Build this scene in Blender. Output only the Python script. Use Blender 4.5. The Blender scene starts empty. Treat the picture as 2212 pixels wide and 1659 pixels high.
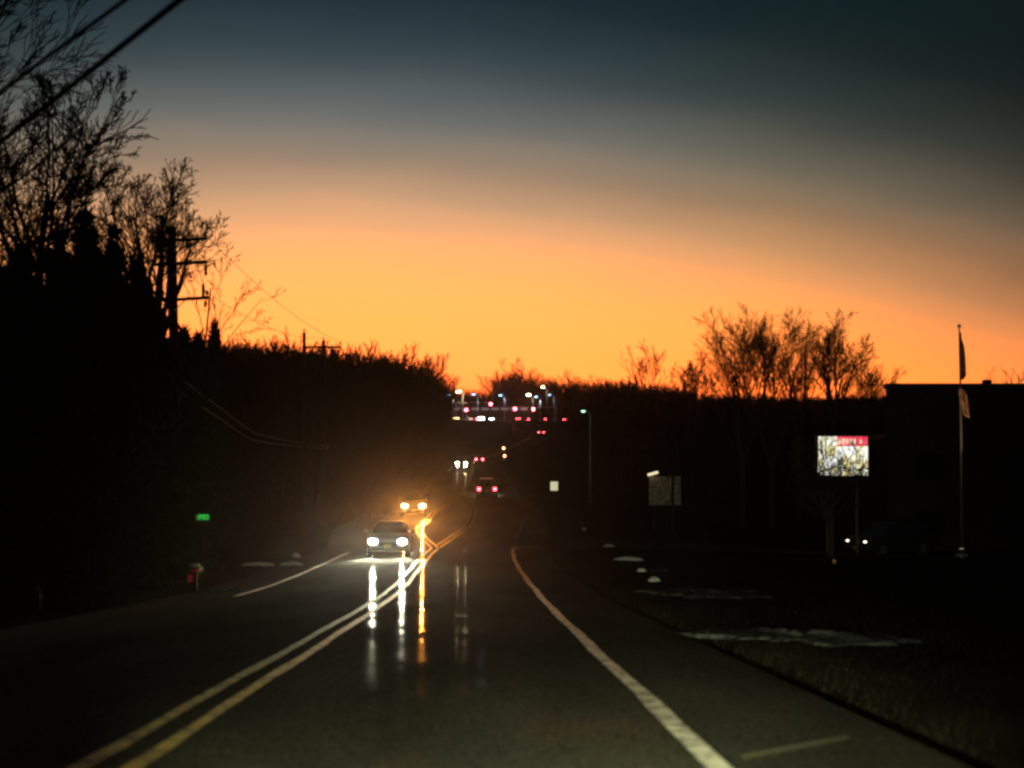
import bpy, math, random
import numpy as np
from mathutils import Vector, Matrix

S = bpy.context.scene
COL = S.collection
R = math.radians
F = 2600.0      # focal length in units of a 2212 px wide picture
HZ = 1010.0     # picture row of the true horizon
CAMZ = 1.37

# ------------------------------------------------------------------ camera
cam = bpy.data.cameras.new('camera'); camo = bpy.data.objects.new('camera', cam); COL.objects.link(camo)
camo.location = (0, 0, CAMZ); camo.rotation_euler = (R(90), 0, 0)
cam.sensor_width = 36; cam.lens = 36 * F / 2212; cam.shift_y = (HZ - 829.5) / 2212
cam.clip_start = 0.1; cam.clip_end = 6000
cam.dof.use_dof = True; cam.dof.focus_distance = 55; cam.dof.aperture_fstop = 0.95
S.camera = camo

# ------------------------------------------------------------------ sky: the sun has set beyond the ridge, left of the road
wd = bpy.data.worlds.new('World'); S.world = wd; wd.use_nodes = True
nt = wd.node_tree; nt.nodes.clear()
def wn(t, **k):
    n = nt.nodes.new(t)
    for a, b in k.items(): setattr(n, a, b)
    return n
def wm(op, a, b=None, c=None):
    n = wn('ShaderNodeMath', operation=op)
    for i, q in enumerate((a, b, c)):
        if q is None: continue
        if isinstance(q, (int, float)): n.inputs[i].default_value = q
        else: nt.links.new(q, n.inputs[i])
    return n.outputs[0]
SUN_AZ = R(-8)
tc = wn('ShaderNodeTexCoord'); sep = wn('ShaderNodeSeparateXYZ')
nrm = wn('ShaderNodeVectorMath', operation='NORMALIZE')
nt.links.new(tc.outputs['Generated'], nrm.inputs[0]); nt.links.new(nrm.outputs[0], sep.inputs[0])
X, Y, Z = sep.outputs
el = wm('MULTIPLY', wm('ARCSINE', Z), 180 / math.pi)
hl = wm('SQRT', wm('ADD', wm('ADD', wm('MULTIPLY', X, X), wm('MULTIPLY', Y, Y)), 1e-6))
ca = wm('DIVIDE', wm('ADD', wm('MULTIPLY', X, math.sin(SUN_AZ)), wm('MULTIPLY', Y, math.cos(SUN_AZ))), hl)
away = wm('SUBTRACT', 1.0, ca)
skn = wn('ShaderNodeTexNoise'); skn.inputs['Scale'].default_value = 5; skn.inputs['Detail'].default_value = 5   # thin uneven haze in the sky
skm = wn('ShaderNodeMapping'); skm.inputs['Scale'].default_value = (1, 1, 4.5)
nt.links.new(nrm.outputs[0], skm.inputs[0]); nt.links.new(skm.outputs[0], skn.inputs['Vector'])
el = wm('ADD', el, wm('MULTIPLY', wm('SUBTRACT', skn.outputs['Fac'], .5), 1.0))
t = wm('ADD', el, wm('MULTIPLY', away, 40.0))
ramp = wn('ShaderNodeValToRGB'); ramp.color_ramp.interpolation = 'CARDINAL'
stops = [(0, 3.8, .36, .055), (4.5, 3.2, .51, .09), (7, 2.3, .55, .115), (9.2, 1.6, .53, .145), (11, 1.05, .465, .19),
         (12.4, .66, .37, .20), (13.9, .38, .26, .17), (15.8, .185, .18, .158), (18.2, .062, .084, .092), (21.6, .011, .026, .036),
         (30, .009, .019, .029), (60, .007, .014, .022)]
E = ramp.color_ramp.elements
while len(E) < len(stops): E.new(0.5)
for e, s in zip(E, stops): e.position = max(0, s[0]) / 60.0; e.color = (s[1] / 4, s[2] / 4, s[3] / 4, 1)   # the ramp clips at 1
nt.links.new(wm('DIVIDE', t, 60.0), ramp.inputs[0])
# away from the sunset the glow turns redder and weaker
tint = wn('ShaderNodeMix', data_type='RGBA', blend_type='MULTIPLY')
tr = wn('ShaderNodeValToRGB'); tr.color_ramp.elements[0].color = (1, 1, 1, 1)
tr.color_ramp.elements[1].position = .45; tr.color_ramp.elements[1].color = (.30, .26, .30, 1)
q = tr.color_ramp.elements.new(.06); q.color = (1, .86, .66, 1)
q = tr.color_ramp.elements.new(.16); q.color = (.95, .60, .38, 1)
nt.links.new(away, tr.inputs[0])
tint.inputs[0].default_value = 1.0
nt.links.new(ramp.outputs[0], tint.inputs[6]); nt.links.new(tr.outputs[0], tint.inputs[7])
bg = wn('ShaderNodeBackground'); bg.inputs[1].default_value = 4.0
wo = wn('ShaderNodeOutputWorld')
nt.links.new(tint.outputs[2], bg.inputs[0]); nt.links.new(bg.outputs[0], wo.inputs[0])

vs = S.view_settings
vs.view_transform = 'Standard'; vs.look = 'None'; vs.exposure = 0; vs.gamma = 1; vs.use_curve_mapping = False
cy = S.cycles
cy.use_denoising = True
cy.max_bounces = 5; cy.diffuse_bounces = 2; cy.glossy_bounces = 3; cy.transmission_bounces = 3; cy.volume_bounces = 0
cy.transparent_max_bounces = 6
cy.caustics_reflective = False; cy.caustics_refractive = False
cy.sample_clamp_indirect = 4
cy.use_light_tree = True
cy.pixel_filter_type = 'BLACKMAN_HARRIS'; cy.filter_width = 2.8

# ------------------------------------------------------------------ helpers
def W(u, v, d):
    """a point of the place seen at picture position u, v and standing d metres ahead"""
    return Vector(((u - 1106) * d / F, d, CAMZ - (v - HZ) * d / F))

def pchip(xs, ys):
    xs = np.array(xs, float); ys = np.array(ys, float); h = np.diff(xs); dl = np.diff(ys) / h
    m = np.zeros_like(ys); m[0] = dl[0]; m[-1] = dl[-1]
    for i in range(1, len(xs) - 1):
        if dl[i - 1] * dl[i] > 0:
            w1 = 2 * h[i] + h[i - 1]; w2 = h[i] + 2 * h[i - 1]
            m[i] = (w1 + w2) / (w1 / dl[i - 1] + w2 / dl[i])
    def f(x):
        x = np.asarray(x, float); xc = np.clip(x, xs[0], xs[-1])
        i = np.clip(np.searchsorted(xs, xc) - 1, 0, len(xs) - 2)
        tt = (xc - xs[i]) / h[i]
        return ((1 + 2 * tt) * (1 - tt) ** 2 * ys[i] + tt * (1 - tt) ** 2 * h[i] * m[i]
                + tt * tt * (3 - 2 * tt) * ys[i + 1] + tt * tt * (tt - 1) * h[i] * m[i + 1])
    return f

def tag(o, label=None, cat=None, group=None, kind=None):
    if label: o['label'] = label
    if cat: o['category'] = cat
    if group: o['group'] = group
    if kind: o['kind'] = kind
    return o

def empty(name, loc, rz=0, rx=0):
    o = bpy.data.objects.new(name, None); COL.objects.link(o)
    o.location = loc; o.rotation_euler = (rx, 0, rz); o.empty_display_size = .2
    return o

def mesh_from(name, v, f, mat, smooth=False):
    me = bpy.data.meshes.new(name)
    me.from_pydata([tuple(p) for p in v], [], [tuple(q) for q in f])
    if mat: me.materials.append(mat)
    if smooth: me.polygons.foreach_set('use_smooth', [True] * len(me.polygons))
    me.update()
    return me

def mesh_np(name, V, FQ, mat, smooth=False):
    """fast mesh from numpy verts and equal-sized faces"""
    me = bpy.data.meshes.new(name)
    n, k = FQ.shape
    me.vertices.add(len(V)); me.vertices.foreach_set('co', V.astype(np.float32).ravel())
    me.loops.add(n * k); me.loops.foreach_set('vertex_index', FQ.astype(np.int32).ravel())
    me.polygons.add(n); me.polygons.foreach_set('loop_start', np.arange(0, n * k, k, dtype=np.int32))
    if smooth: me.polygons.foreach_set('use_smooth', np.ones(n, dtype=bool))
    if mat: me.materials.append(mat)
    me.update(calc_edges=True)
    return me

def link(name, me, parent=None, loc=None):
    o = bpy.data.objects.new(name, me); COL.objects.link(o)
    if parent: o.parent = parent
    if loc is not None: o.location = loc
    return o

def copy_tree(o, parent=None):
    c = o.copy(); COL.objects.link(c); c.parent = parent
    for ch in list(o.children): copy_tree(ch, c)
    return c

class MB:
    def __init__(s): s.v = []; s.f = []
    def quad(s, *p):
        b = len(s.v); s.v += [tuple(q) for q in p]; s.f.append(tuple(range(b, b + len(p)))); return s
    def box(s, c, d, rz=0, bev=0):
        x, y, z = d[0] / 2, d[1] / 2, d[2] / 2; b = len(s.v); C = Vector(c); M = Matrix.Rotation(rz, 3, 'Z')
        if bev <= 0:
            for i in (-1, 1):
                for j in (-1, 1):
                    for k in (-1, 1): s.v.append(tuple(C + M @ Vector((i * x, j * y, k * z))))
            s.f += [tuple(b + q for q in ff) for ff in ((0, 1, 3, 2), (4, 6, 7, 5), (0, 4, 5, 1), (2, 3, 7, 6), (0, 2, 6, 4), (1, 5, 7, 3))]
        else:
            e = bev; ring = [(-x + e, -y), (x - e, -y), (x, -y + e), (x, y - e), (x - e, y), (-x + e, y), (-x, y - e), (-x, -y + e)]
            lv = [(z * -1, .0), (z * -1 + e, 1), (z - e, 1), (z, 0)]
            for zz, full in lv:
                for (a, bb) in ring:
                    k = 1 if full else 1 - e / max(x, y)
                    kx = (x - e) / x if not full else 1; ky = (y - e) / y if not full else 1
                    s.v.append(tuple(C + M @ Vector((a * kx, bb * ky, zz))))
            for l in range(3):
                for i in range(8):
                    j = (i + 1) % 8; s.f.append((b + l * 8 + i, b + l * 8 + j, b + l * 8 + 8 + j, b + l * 8 + 8 + i))
            s.f.append(tuple(b + i for i in reversed(range(8)))); s.f.append(tuple(b + 24 + i for i in range(8)))
        return s
    def tube(s, pts, r, n=8, cap=True):
        pts = [Vector(p) for p in pts]; b = len(s.v); k = len(pts)
        rr = r if isinstance(r, (list, tuple)) else [r] * k
        for i, p in enumerate(pts):
            t_ = (pts[min(i + 1, k - 1)] - pts[max(i - 1, 0)]).normalized()
            a = Vector((0, 0, 1)) if abs(t_.z) < .9 else Vector((1, 0, 0))
            e1 = t_.cross(a).normalized(); e2 = t_.cross(e1)
            for j in range(n):
                an = 2 * math.pi * j / n
                s.v.append(tuple(p + (e1 * math.cos(an) + e2 * math.sin(an)) * rr[i]))
        for i in range(k - 1):
            for j in range(n):
                jj = (j + 1) % n; s.f.append((b + i * n + j, b + i * n + jj, b + (i + 1) * n + jj, b + (i + 1) * n + j))
        if cap:
            s.f.append(tuple(b + j for j in reversed(range(n)))); s.f.append(tuple(b + (k - 1) * n + j for j in range(n)))
        return s
    def lathe(s, c, prof, n=12):
        """prof: (r, z) up the axis"""
        b = len(s.v); C = Vector(c)
        for r, z in prof:
            for j in range(n):
                a = 2 * math.pi * j / n; s.v.append(tuple(C + Vector((r * math.cos(a), r * math.sin(a), z))))
        for i in range(len(prof) - 1):
            for j in range(n):
                jj = (j + 1) % n; s.f.append((b + i * n + j, b + i * n + jj, b + (i + 1) * n + jj, b + (i + 1) * n + j))
        s.f.append(tuple(b + j for j in reversed(range(n)))); s.f.append(tuple(b + (len(prof) - 1) * n + j for j in range(n)))
        return s
    def disc_y(s, c, r, t_, n=14, rz_=None):
        """a short cylinder whose axis is Y"""
        b = len(s.v); C = Vector(c); rz2 = rz_ or r
        for yy in (-t_ / 2, t_ / 2):
            for j in range(n):
                a = 2 * math.pi * j / n; s.v.append(tuple(C + Vector((r * math.cos(a), yy, rz2 * math.sin(a)))))
        for j in range(n):
            jj = (j + 1) % n; s.f.append((b + j, b + jj, b + n + jj, b + n + j))
        s.f.append(tuple(b + j for j in reversed(range(n)))); s.f.append(tuple(b + n + j for j in range(n)))
        return s
    def build(s, name, mat, parent=None, smooth=False, loc=None):
        return link(name, mesh_from(name, s.v, s.f, mat, smooth), parent, loc)

# ------------------------------------------------------------------ materials
def mat(name, col, rough=.7, metal=0., spec=.3, var=.25, scale=3., bump=0., detail=4):
    m = bpy.data.materials.new(name); m.use_nodes = True; n = m.node_tree
    b = n.nodes['Principled BSDF']
    b.inputs['Roughness'].default_value = rough; b.inputs['Metallic'].default_value = metal
    b.inputs['Specular IOR Level'].default_value = spec
    tcn = n.nodes.new('ShaderNodeTexCoord'); no = n.nodes.new('ShaderNodeTexNoise')
    no.inputs['Scale'].default_value = scale; no.inputs['Detail'].default_value = detail
    n.links.new(tcn.outputs['Object'], no.inputs['Vector'])
    cr = n.nodes.new('ShaderNodeValToRGB')
    cr.color_ramp.elements[0].position = .3; cr.color_ramp.elements[1].position = .7
    cr.color_ramp.elements[0].color = tuple(c * (1 - var) for c in col) + (1,)
    cr.color_ramp.elements[1].color = tuple(min(1, c * (1 + var)) for c in col) + (1,)
    n.links.new(no.outputs['Fac'], cr.inputs['Fac']); n.links.new(cr.outputs['Color'], b.inputs['Base Color'])
    if bump:
        bp = n.nodes.new('ShaderNodeBump'); bp.inputs['Strength'].default_value = bump; bp.inputs['Distance'].default_value = .05
        n.links.new(no.outputs['Fac'], bp.inputs['Height']); n.links.new(bp.outputs['Normal'], b.inputs['Normal'])
    return m

def emit(name, col, strength, base=(.5, .5, .5)):
    m = bpy.data.materials.new(name); m.use_nodes = True
    b = m.node_tree.nodes['Principled BSDF']
    b.inputs['Base Color'].default_value = base + (1,); b.inputs['Roughness'].default_value = .3
    b.inputs['Emission Color'].default_value = col + (1,); b.inputs['Emission Strength'].default_value = strength
    return m

M = {}
M['bark'] = mat('bark', (.055, .042, .034), .9, spec=0, var=.35, scale=6, bump=.4)
M['twig'] = mat('twig', (.042, .030, .025), .9, spec=0, var=.2)
M['needle'] = mat('needle', (.035, .05, .028), .8, spec=0, var=.4, scale=2)
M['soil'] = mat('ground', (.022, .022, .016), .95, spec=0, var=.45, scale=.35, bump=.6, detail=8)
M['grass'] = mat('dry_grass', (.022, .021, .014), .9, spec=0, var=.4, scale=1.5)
M['wood'] = mat('pole_wood', (.035, .026, .021), .85, var=.3, scale=8, bump=.3)
M['cable'] = mat('cable', (.07, .065, .06), .5, spec=.5, var=.2)
M['darkcable'] = mat('dark_cable', (.012, .012, .013), .95, spec=.05, var=.2)
M['galv'] = mat('galvanised_steel', (.36, .36, .35), .45, metal=.7, var=.2, scale=10)
M['darkmetal'] = mat('dark_metal', (.04, .04, .042), .5, metal=.4, var=.2)
M['porcelain'] = mat('porcelain', (.25, .2, .16), .25, spec=.5, var=.15)
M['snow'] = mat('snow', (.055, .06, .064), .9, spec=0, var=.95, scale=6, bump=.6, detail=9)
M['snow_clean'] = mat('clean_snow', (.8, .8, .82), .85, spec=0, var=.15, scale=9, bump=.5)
M['white'] = mat('white_enamel', (.78, .78, .74), .45, var=.06, scale=6)

M['signyel'] = mat('pale_yellow_sheet', (.74, .70, .42), .4, var=.08, scale=6)
M['redrefl'] = mat('red_reflector', (.9, .04, .07), .5, spec=.3, var=.1, scale=20)
M['amber'] = mat('amber_reflector', (.75, .42, .08), .3, spec=.6, var=.1, scale=20)
M['plate'] = mat('tan_plate', (.45, .38, .22), .5, var=.12, scale=20)
M['glass'] = mat('dark_glass', (.015, .018, .02), .08, spec=.6, var=.1)
M['tyre'] = mat('tyre', (.02, .02, .02), .85, var=.2, scale=12)
M['rim'] = mat('rim', (.35, .35, .36), .35, metal=.8, var=.1)
M['paint_dark'] = mat('dark_grey_paint', (.06, .065, .07), .3, metal=.2, spec=.6, var=.08)
M['paint_blue'] = mat('dark_blue_paint', (.03, .04, .07), .3, metal=.2, spec=.6, var=.08)
M['paint_red'] = mat('dark_red_paint', (.10, .02, .02), .3, metal=.1, spec=.6, var=.08)
M['paint_silver'] = mat('silver_paint', (.32, .33, .34), .3, metal=.5, spec=.6, var=.06)
M['trim'] = mat('black_trim', (.015, .015, .016), .6, var=.2)
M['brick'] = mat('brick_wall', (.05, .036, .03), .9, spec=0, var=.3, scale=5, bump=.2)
M['roofing'] = mat('roof_edge', (.05, .05, .052), .8, var=.2)
M['flag'] = mat('flag_cloth', (.34, .18, .12), .9, var=.5, scale=4)
M['flag_dark'] = mat('flag_cloth_navy', (.09, .05, .07), .9, var=.5, scale=4)
M['concrete'] = mat('concrete', (.28, .27, .25), .85, var=.2, scale=4)
M['housing'] = mat('signal_housing', (.03, .03, .028), .5, var=.2)

def asphalt():
    m = bpy.data.materials.new('wet_asphalt'); m.use_nodes = True; n = m.node_tree; L = n.links
    n.nodes.remove(n.nodes['Principled BSDF'])
    b = n.nodes.new('ShaderNodeBsdfDiffuse'); gl = n.nodes.new('ShaderNodeBsdfGlossy'); ms = n.nodes.new('ShaderNodeMixShader')
    L.new(b.outputs[0], ms.inputs[1]); L.new(gl.outputs[0], ms.inputs[2]); L.new(ms.outputs[0], n.nodes['Material Output'].inputs[0])
    tcn = n.nodes.new('ShaderNodeTexCoord')
    def noise(sc, det=5, stretch=None):
        no = n.nodes.new('ShaderNodeTexNoise'); no.inputs['Scale'].default_value = sc; no.inputs['Detail'].default_value = det
        if stretch:
            mp = n.nodes.new('ShaderNodeMapping'); mp.inputs['Scale'].default_value = stretch
            L.new(tcn.outputs['Object'], mp.inputs[0]); L.new(mp.outputs[0], no.inputs['Vector'])
        else: L.new(tcn.outputs['Object'], no.inputs['Vector'])
        return no.outputs['Fac']
    def rampc(fac, a, c, p0=.35, p1=.65):
        r = n.nodes.new('ShaderNodeValToRGB'); r.color_ramp.elements[0].position = p0; r.color_ramp.elements[1].position = p1
        r.color_ramp.elements[0].color = a; r.color_ramp.elements[1].color = c; L.new(fac, r.inputs[0]); return r.outputs[0]
    patch = rampc(noise(.35, 4, (1, .25, 1)), (.030, .031, .028, 1), (.072, .072, .064, 1))
    grit = rampc(noise(26, 6), (.45, .45, .45, 1), (1.5, 1.5, 1.5, 1))
    mx = n.nodes.new('ShaderNodeMix'); mx.data_type = 'RGBA'; mx.blend_type = 'MULTIPLY'; mx.inputs[0].default_value = 1
    L.new(patch, mx.inputs[6]); L.new(grit, mx.inputs[7]); L.new(mx.outputs[2], b.inputs['Color'])
    rg = rampc(noise(.8, 4, (1, .2, 1)), (.04, .04, .04, 1), (.13, .13, .13, 1)); L.new(rg, gl.inputs['Roughness'])
    L.new(rampc(noise(1.6, 9, (1, .45, 1)), (.0002, .0002, .0002, 1), (.008, .008, .008, 1), .42, .68), ms.inputs[0])
    bp = n.nodes.new('ShaderNodeBump'); bp.inputs['Strength'].default_value = .5; bp.inputs['Distance'].default_value = .01
    L.new(noise(45, 3), bp.inputs['Height']); L.new(bp.outputs[0], b.inputs['Normal'])
    b2 = n.nodes.new('ShaderNodeBump'); b2.inputs['Strength'].default_value = .13; b2.inputs['Distance'].default_value = .012
    L.new(noise(3.2, 8, (1.3, .55, 1)), b2.inputs['Height']); L.new(b2.outputs[0], gl.inputs['Normal'])
    return m
M['asphalt'] = asphalt()

def worn_paint(name, col):
    """road paint, chipped where the noise is low"""
    m = bpy.data.materials.new(name); m.use_nodes = True; n = m.node_tree; L = n.links
    b = n.nodes['Principled BSDF']; b.inputs['Roughness'].default_value = .8; b.inputs['Specular IOR Level'].default_value = .04
    tcn = n.nodes.new('ShaderNodeTexCoord'); no = n.nodes.new('ShaderNodeTexNoise')
    no.inputs['Scale'].default_value = 5; no.inputs['Detail'].default_value = 9; no.inputs['Roughness'].default_value = .75
    L.new(tcn.outputs['Object'], no.inputs['Vector'])
    r = n.nodes.new('ShaderNodeValToRGB'); r.color_ramp.elements[0].position = .38; r.color_ramp.elements[1].position = .57
    r.color_ramp.elements[0].color = (.09, .088, .08, 1); r.color_ramp.elements[1].color = col + (1,)
    L.new(no.outputs['Fac'], r.inputs[0]); L.new(r.outputs[0], b.inputs['Base Color'])
    return m
M['line_white'] = worn_paint('worn_white_paint', (.72, .71, .66))
M['line_faint'] = worn_paint('faded_yellow_paint', (.10, .09, .055))
M['line_yellow'] = worn_paint('worn_yellow_paint', (.66, .50, .12))

M['head_white'] = emit('headlight_white', (1, .97, .88), 80)
M['head_warm'] = emit('headlight_halogen', (1, .62, .25), 80)
M['head_far'] = emit('headlight_far', (1, .85, .55), 300)
M['head_blue'] = emit('headlight_bluish', (.8, .9, 1), 700)
M['tail'] = emit('tail_lamp', (1, .04, .06), 24, (.3, .01, .01))
M['tail_far'] = emit('tail_lamp_far', (1, .04, .06), 130, (.3, .01, .01))
M['signal_red'] = emit('signal_red', (1, .03, .05), 260, (.3, .01, .01))
M['signal_off'] = mat('signal_lens_off', (.03, .03, .02), .4, var=.1)
M['lamp_led'] = emit('street_lamp_led', (.3, .6, 1), 12)
M['lamp_warm'] = emit('street_lamp_sodium', (1, .70, .36), 140)
M['lamp_green'] = emit('street_lamp_mercury', (.55, 1, .7), 2.2)
M['lamp_amber'] = emit('beacon_amber', (1, .42, .18), 8)
M['tube'] = emit('sign_light_tube', (1, .86, .5), 1.0)
M['window_lit'] = emit('lit_window', (1, .75, .4), .4)
M['head_pink'] = emit('headlight_pinkish', (1, .5, .42), 14)
M['head_dim'] = emit('headlight_dim', (1, .9, .7), 4)
M['signgreen'] = emit('green_sign_added_glow', (.04, 1, .12), .45, (.04, .6, .15))  # reflective sheet, no lamp inside: headlight return put in as emission
M['signpale_glow'] = emit('pale_sign_added_glow', (1, .92, .55), .55, (.7, .66, .42))  # emission added for headlights thrown back by a reflective sign
M['shop_lit'] = emit('shop_window_light', (.6, .75, 1), .06)

# ------------------------------------------------------------------ lie of the land
zr = pchip([-160, -60, 0, 7.26, 22, 27, 38, 52, 60, 70, 80, 90, 105, 150, 200, 236, 280, 330, 420, 500, 540, 600, 700, 900],
           [9, 3.7, 0, -.445, -1.35, -1.64, -2.11, -2.42, -2.50, -2.48, -2.35, -2.05, -1.35, -.15, 1.2, 2.2, 5.4, 10, 16, 20.8, 22.2, 27, 41, 44])
xy = pchip([-160, 0, 7.26, 30, 55, 66, 80, 92, 107, 150, 200, 236, 280, 330, 420, 520, 700, 900],
           [2.4, -2.25, -2.46, -3.05, -3.68, -3.35, -2.85, -2.95, -4.3, -5.4, -6.5, -7.6, -2, 5, 5, -2, -6, -6])
tw = pchip([-160, 56, 66, 78, 90, 104, 118, 900], [0, 0, 1.5, 3.0, 3.0, .9, 0, 0])
LEFT = pchip([-160, 0, 30, 50, 90, 160, 250, 350, 480, 560, 700, 1000, 1900], [9, .3, -1.7, -2.2, -1.0, 3.0, 10, 16, 20.5, 23, 42, 44, 46])
RIGHT = pchip([-160, 0, 30, 60, 100, 150, 220, 300, 400, 480, 560, 700, 1000, 1900], [8, 0, -1.9, -3.1, -4.9, -3.2, 2, 8, 14, 19.5, 23, 36, 40, 42])
def sm(a, b, x):
    q_ = np.clip((x - a) / (b - a), 0, 1); return q_ * q_ * (3 - 2 * q_)
rng = np.random.default_rng(3)
PH = rng.uniform(0, 6.28, (7, 2)); KK = rng.uniform(.02, .35, (7, 2)) * rng.choice([-1, 1], (7, 2))
def bumps(x, y):
    o = 0
    for (a, b), (k1, k2) in zip(PH, KK): o = o + np.sin(x * k1 + a) * np.sin(y * k2 + b) * .03 / (abs(k1) + abs(k2) + .05)
    return o
def land(x, y):
    x = np.asarray(x, float); y = np.asarray(y, float)
    c = xy(y); s = x - c
    le = -5.2 - tw(y); re = 5.3
    off = np.where(s < le, le - s, np.where(s > re, s - re, 0))
    a = sm(.5, 24, off)
    side = np.where(s < 0, LEFT(y) + .06 * np.clip(-s - 30, 0, 120), RIGHT(y))
    return (1 - a) * zr(y) + a * (side + bumps(x, y) * 1.1) + sm(0, 1.5, off) * (bumps(x * 3.1, y * 2.7) * .22)
def LZ(x, y): return float(land(x, y))
def lane_slope(y): return math.atan(float((zr(y + 1) - zr(y - 1)) / 2))
SIDE0, SIDE1 = 57.5, 65.0       # the side street on the right
CROSS0, CROSS1 = 512., 528.     # the crossroads on the far hill
def lower(x, y):
    c = xy(y); s = x - c
    inroad = np.minimum(s - (-5.4 - tw(y)), 5.3 - s)
    k = sm(-.5, .2, inroad) * (y < 700)
    k2 = sm(SIDE0 - 1.6, SIDE0, y) * (1 - sm(SIDE1, SIDE1 + 1.6, y)) * (s > 2) * (x < 62)
    k3 = sm(CROSS0 - 3, CROSS0, y) * (1 - sm(CROSS1, CROSS1 + 3, y)) * (abs(x) < 170)
    return np.maximum(np.maximum(k, k2), k3)

ys = np.concatenate([np.arange(-150, 0, 5.), np.arange(0, 120, 1.5), np.arange(120, 300, 5.), np.arange(300, 720, 6.), np.geomspace(720, 1850, 12)])
ss = np.concatenate([-np.geomspace(1500, 26, 22), np.arange(-24, 24.1, .75), np.geomspace(26, 1500, 22)])
GX = xy(ys)[:, None] * 1.0 + ss[None, :]; GY = np.repeat(ys[:, None], len(ss), 1)
GZ = land(GX, GY) - .28 * lower(GX, GY) - .03
Vg = np.stack([GX, GY, GZ], -1).reshape(-1, 3)
def grid_faces(a, b):
    i, j = np.meshgrid(np.arange(a - 1), np.arange(b - 1), indexing='ij'); k = (i * b + j).ravel()
    return np.stack([k, k + 1, k + b + 1, k + b], 1)
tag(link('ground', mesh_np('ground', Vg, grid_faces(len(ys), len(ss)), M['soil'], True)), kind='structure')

# road ribbon and markings share the same rows so they lie flush
ry = np.concatenate([np.arange(-120, 0, 4.), np.arange(0, 130, 1.), np.arange(130, 640.1, 4.)])
def ribbon(a, b, dz=0., y0=-1e9, y1=1e9):
    r = ry[(ry >= y0) & (ry <= y1)]; za = zr(r) + dz
    A = np.stack([a(r), r, za], 1); B = np.stack([b(r), r, za], 1)
    V = np.stack([A, B], 1).reshape(-1, 3); return V, grid_faces(len(r), 2)
V_, F_ = ribbon(lambda y: xy(y) - tw(y) - 5.2, lambda y: xy(y) + 5.25)
road = tag(link('road', mesh_np('road', V_, F_, M['asphalt'])), kind='structure')
wv = lambda y, k: .025 * np.sin(y * .9 + k) + .015 * np.sin(y * 2.3 + 2 * k)
def line(name, off, w, m, y0, y1, base=xy):
    V, Fq = ribbon(lambda y: base(y) + off - w / 2 + wv(y, off) * .5, lambda y: base(y) + off + w / 2 + wv(y, off + 1) * .5, .006, y0, y1)
    return link(name, mesh_np(name, V, Fq, m), road)
xl = lambda y: xy(y) - tw(y)
lo = line('yellow_line', -.16, .12, M['line_yellow'], -120, 330, xl)
lo = line('yellow_line', .16, .12, M['line_yellow'], -120, 57, xl)
line('yellow_line', .16, .12, M['line_yellow'], 58, 118, xl)
line('yellow_line', -.16, .12, M['line_yellow'], 60, 116, xy)
line('yellow_line', .16, .12, M['line_yellow'], 58, 330, xy)
line('edge_line', 3.72, .15, M['line_white'], -120, 57)
line('edge_line', 3.72, .15, M['line_white'], 67, 82, lambda y: xy(y) - .18)
line('edge_line', -3.65, .13, M['line_white'], 29, 54, xl)
line('edge_line', -3.65, .15, M['line_white'], 182, 214, xl)

def drape(name, P, Q, m, n=40, dz=.02, parent=None):
    """ribbon between polylines given as functions of k in 0..1, laid on the land"""
    k = np.linspace(0, 1, n); cols = 5
    A = np.array([P(q_) for q_ in k]); B = np.array([Q(q_) for q_ in k])
    G = np.stack([A + (B - A) * (c / (cols - 1)) for c in range(cols)], 1)
    z = land(G[..., 0], G[..., 1]) + dz
    V = np.concatenate([G, z[..., None]], -1).reshape(-1, 3)
    return link(name, mesh_np(name, V, grid_faces(n, cols), m), parent)
fl = lambda k: 3.5 * max(0, 1 - k * 9) ** 2
x0s = float(xy(61)) + 5.2
ss_ = drape('side_street', lambda k: (x0s - .06 + k * 52, SIDE0 - fl(k)), lambda k: (x0s - .06 + k * 52, SIDE1 + fl(k)), M['asphalt'], 60, .0)
tag(ss_, kind='structure')
# the edge line turns into the side street
pts = [(float(xy(57)) + 3.72, 57.0), (float(xy(57)) + 3.95, 57.9), (float(xy(57)) + 4.6, 58.5), (float(xy(57)) + 5.1, 58.75)]
mb = MB()
for a, b in zip(pts[:-1], pts[1:]):
    za, zb = float(zr(a[1])) + .007, float(zr(b[1])) + .007
    mb.quad((a[0] - .05, a[1] + .22, za), (a[0] + .06, a[1] - .12, za), (b[0] + .06, b[1] - .12, zb), (b[0] - .05, b[1] + .22, zb))
mb.build('edge_line', M['line_white'], road)
cs = drape('cross_street', lambda k: (-160 + 320 * k, CROSS0), lambda k: (-160 + 320 * k, CROSS1), M['asphalt'], 90, .05)
tag(cs, kind='structure')
# faint diagonal paint on the shoulder near the camera
a, b = W(1590, 1646, 7.6), W(1830, 1598, 8.4)
za, zb = float(zr(7.6)) + .006, float(zr(8.4)) + .006
mb = MB().quad((1.45, 7.55, za), (1.45, 7.67, za), (2.35, 8.47, zb), (2.35, 8.35, zb)); mb.build('shoulder_line', M['line_faint'], road)

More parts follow.
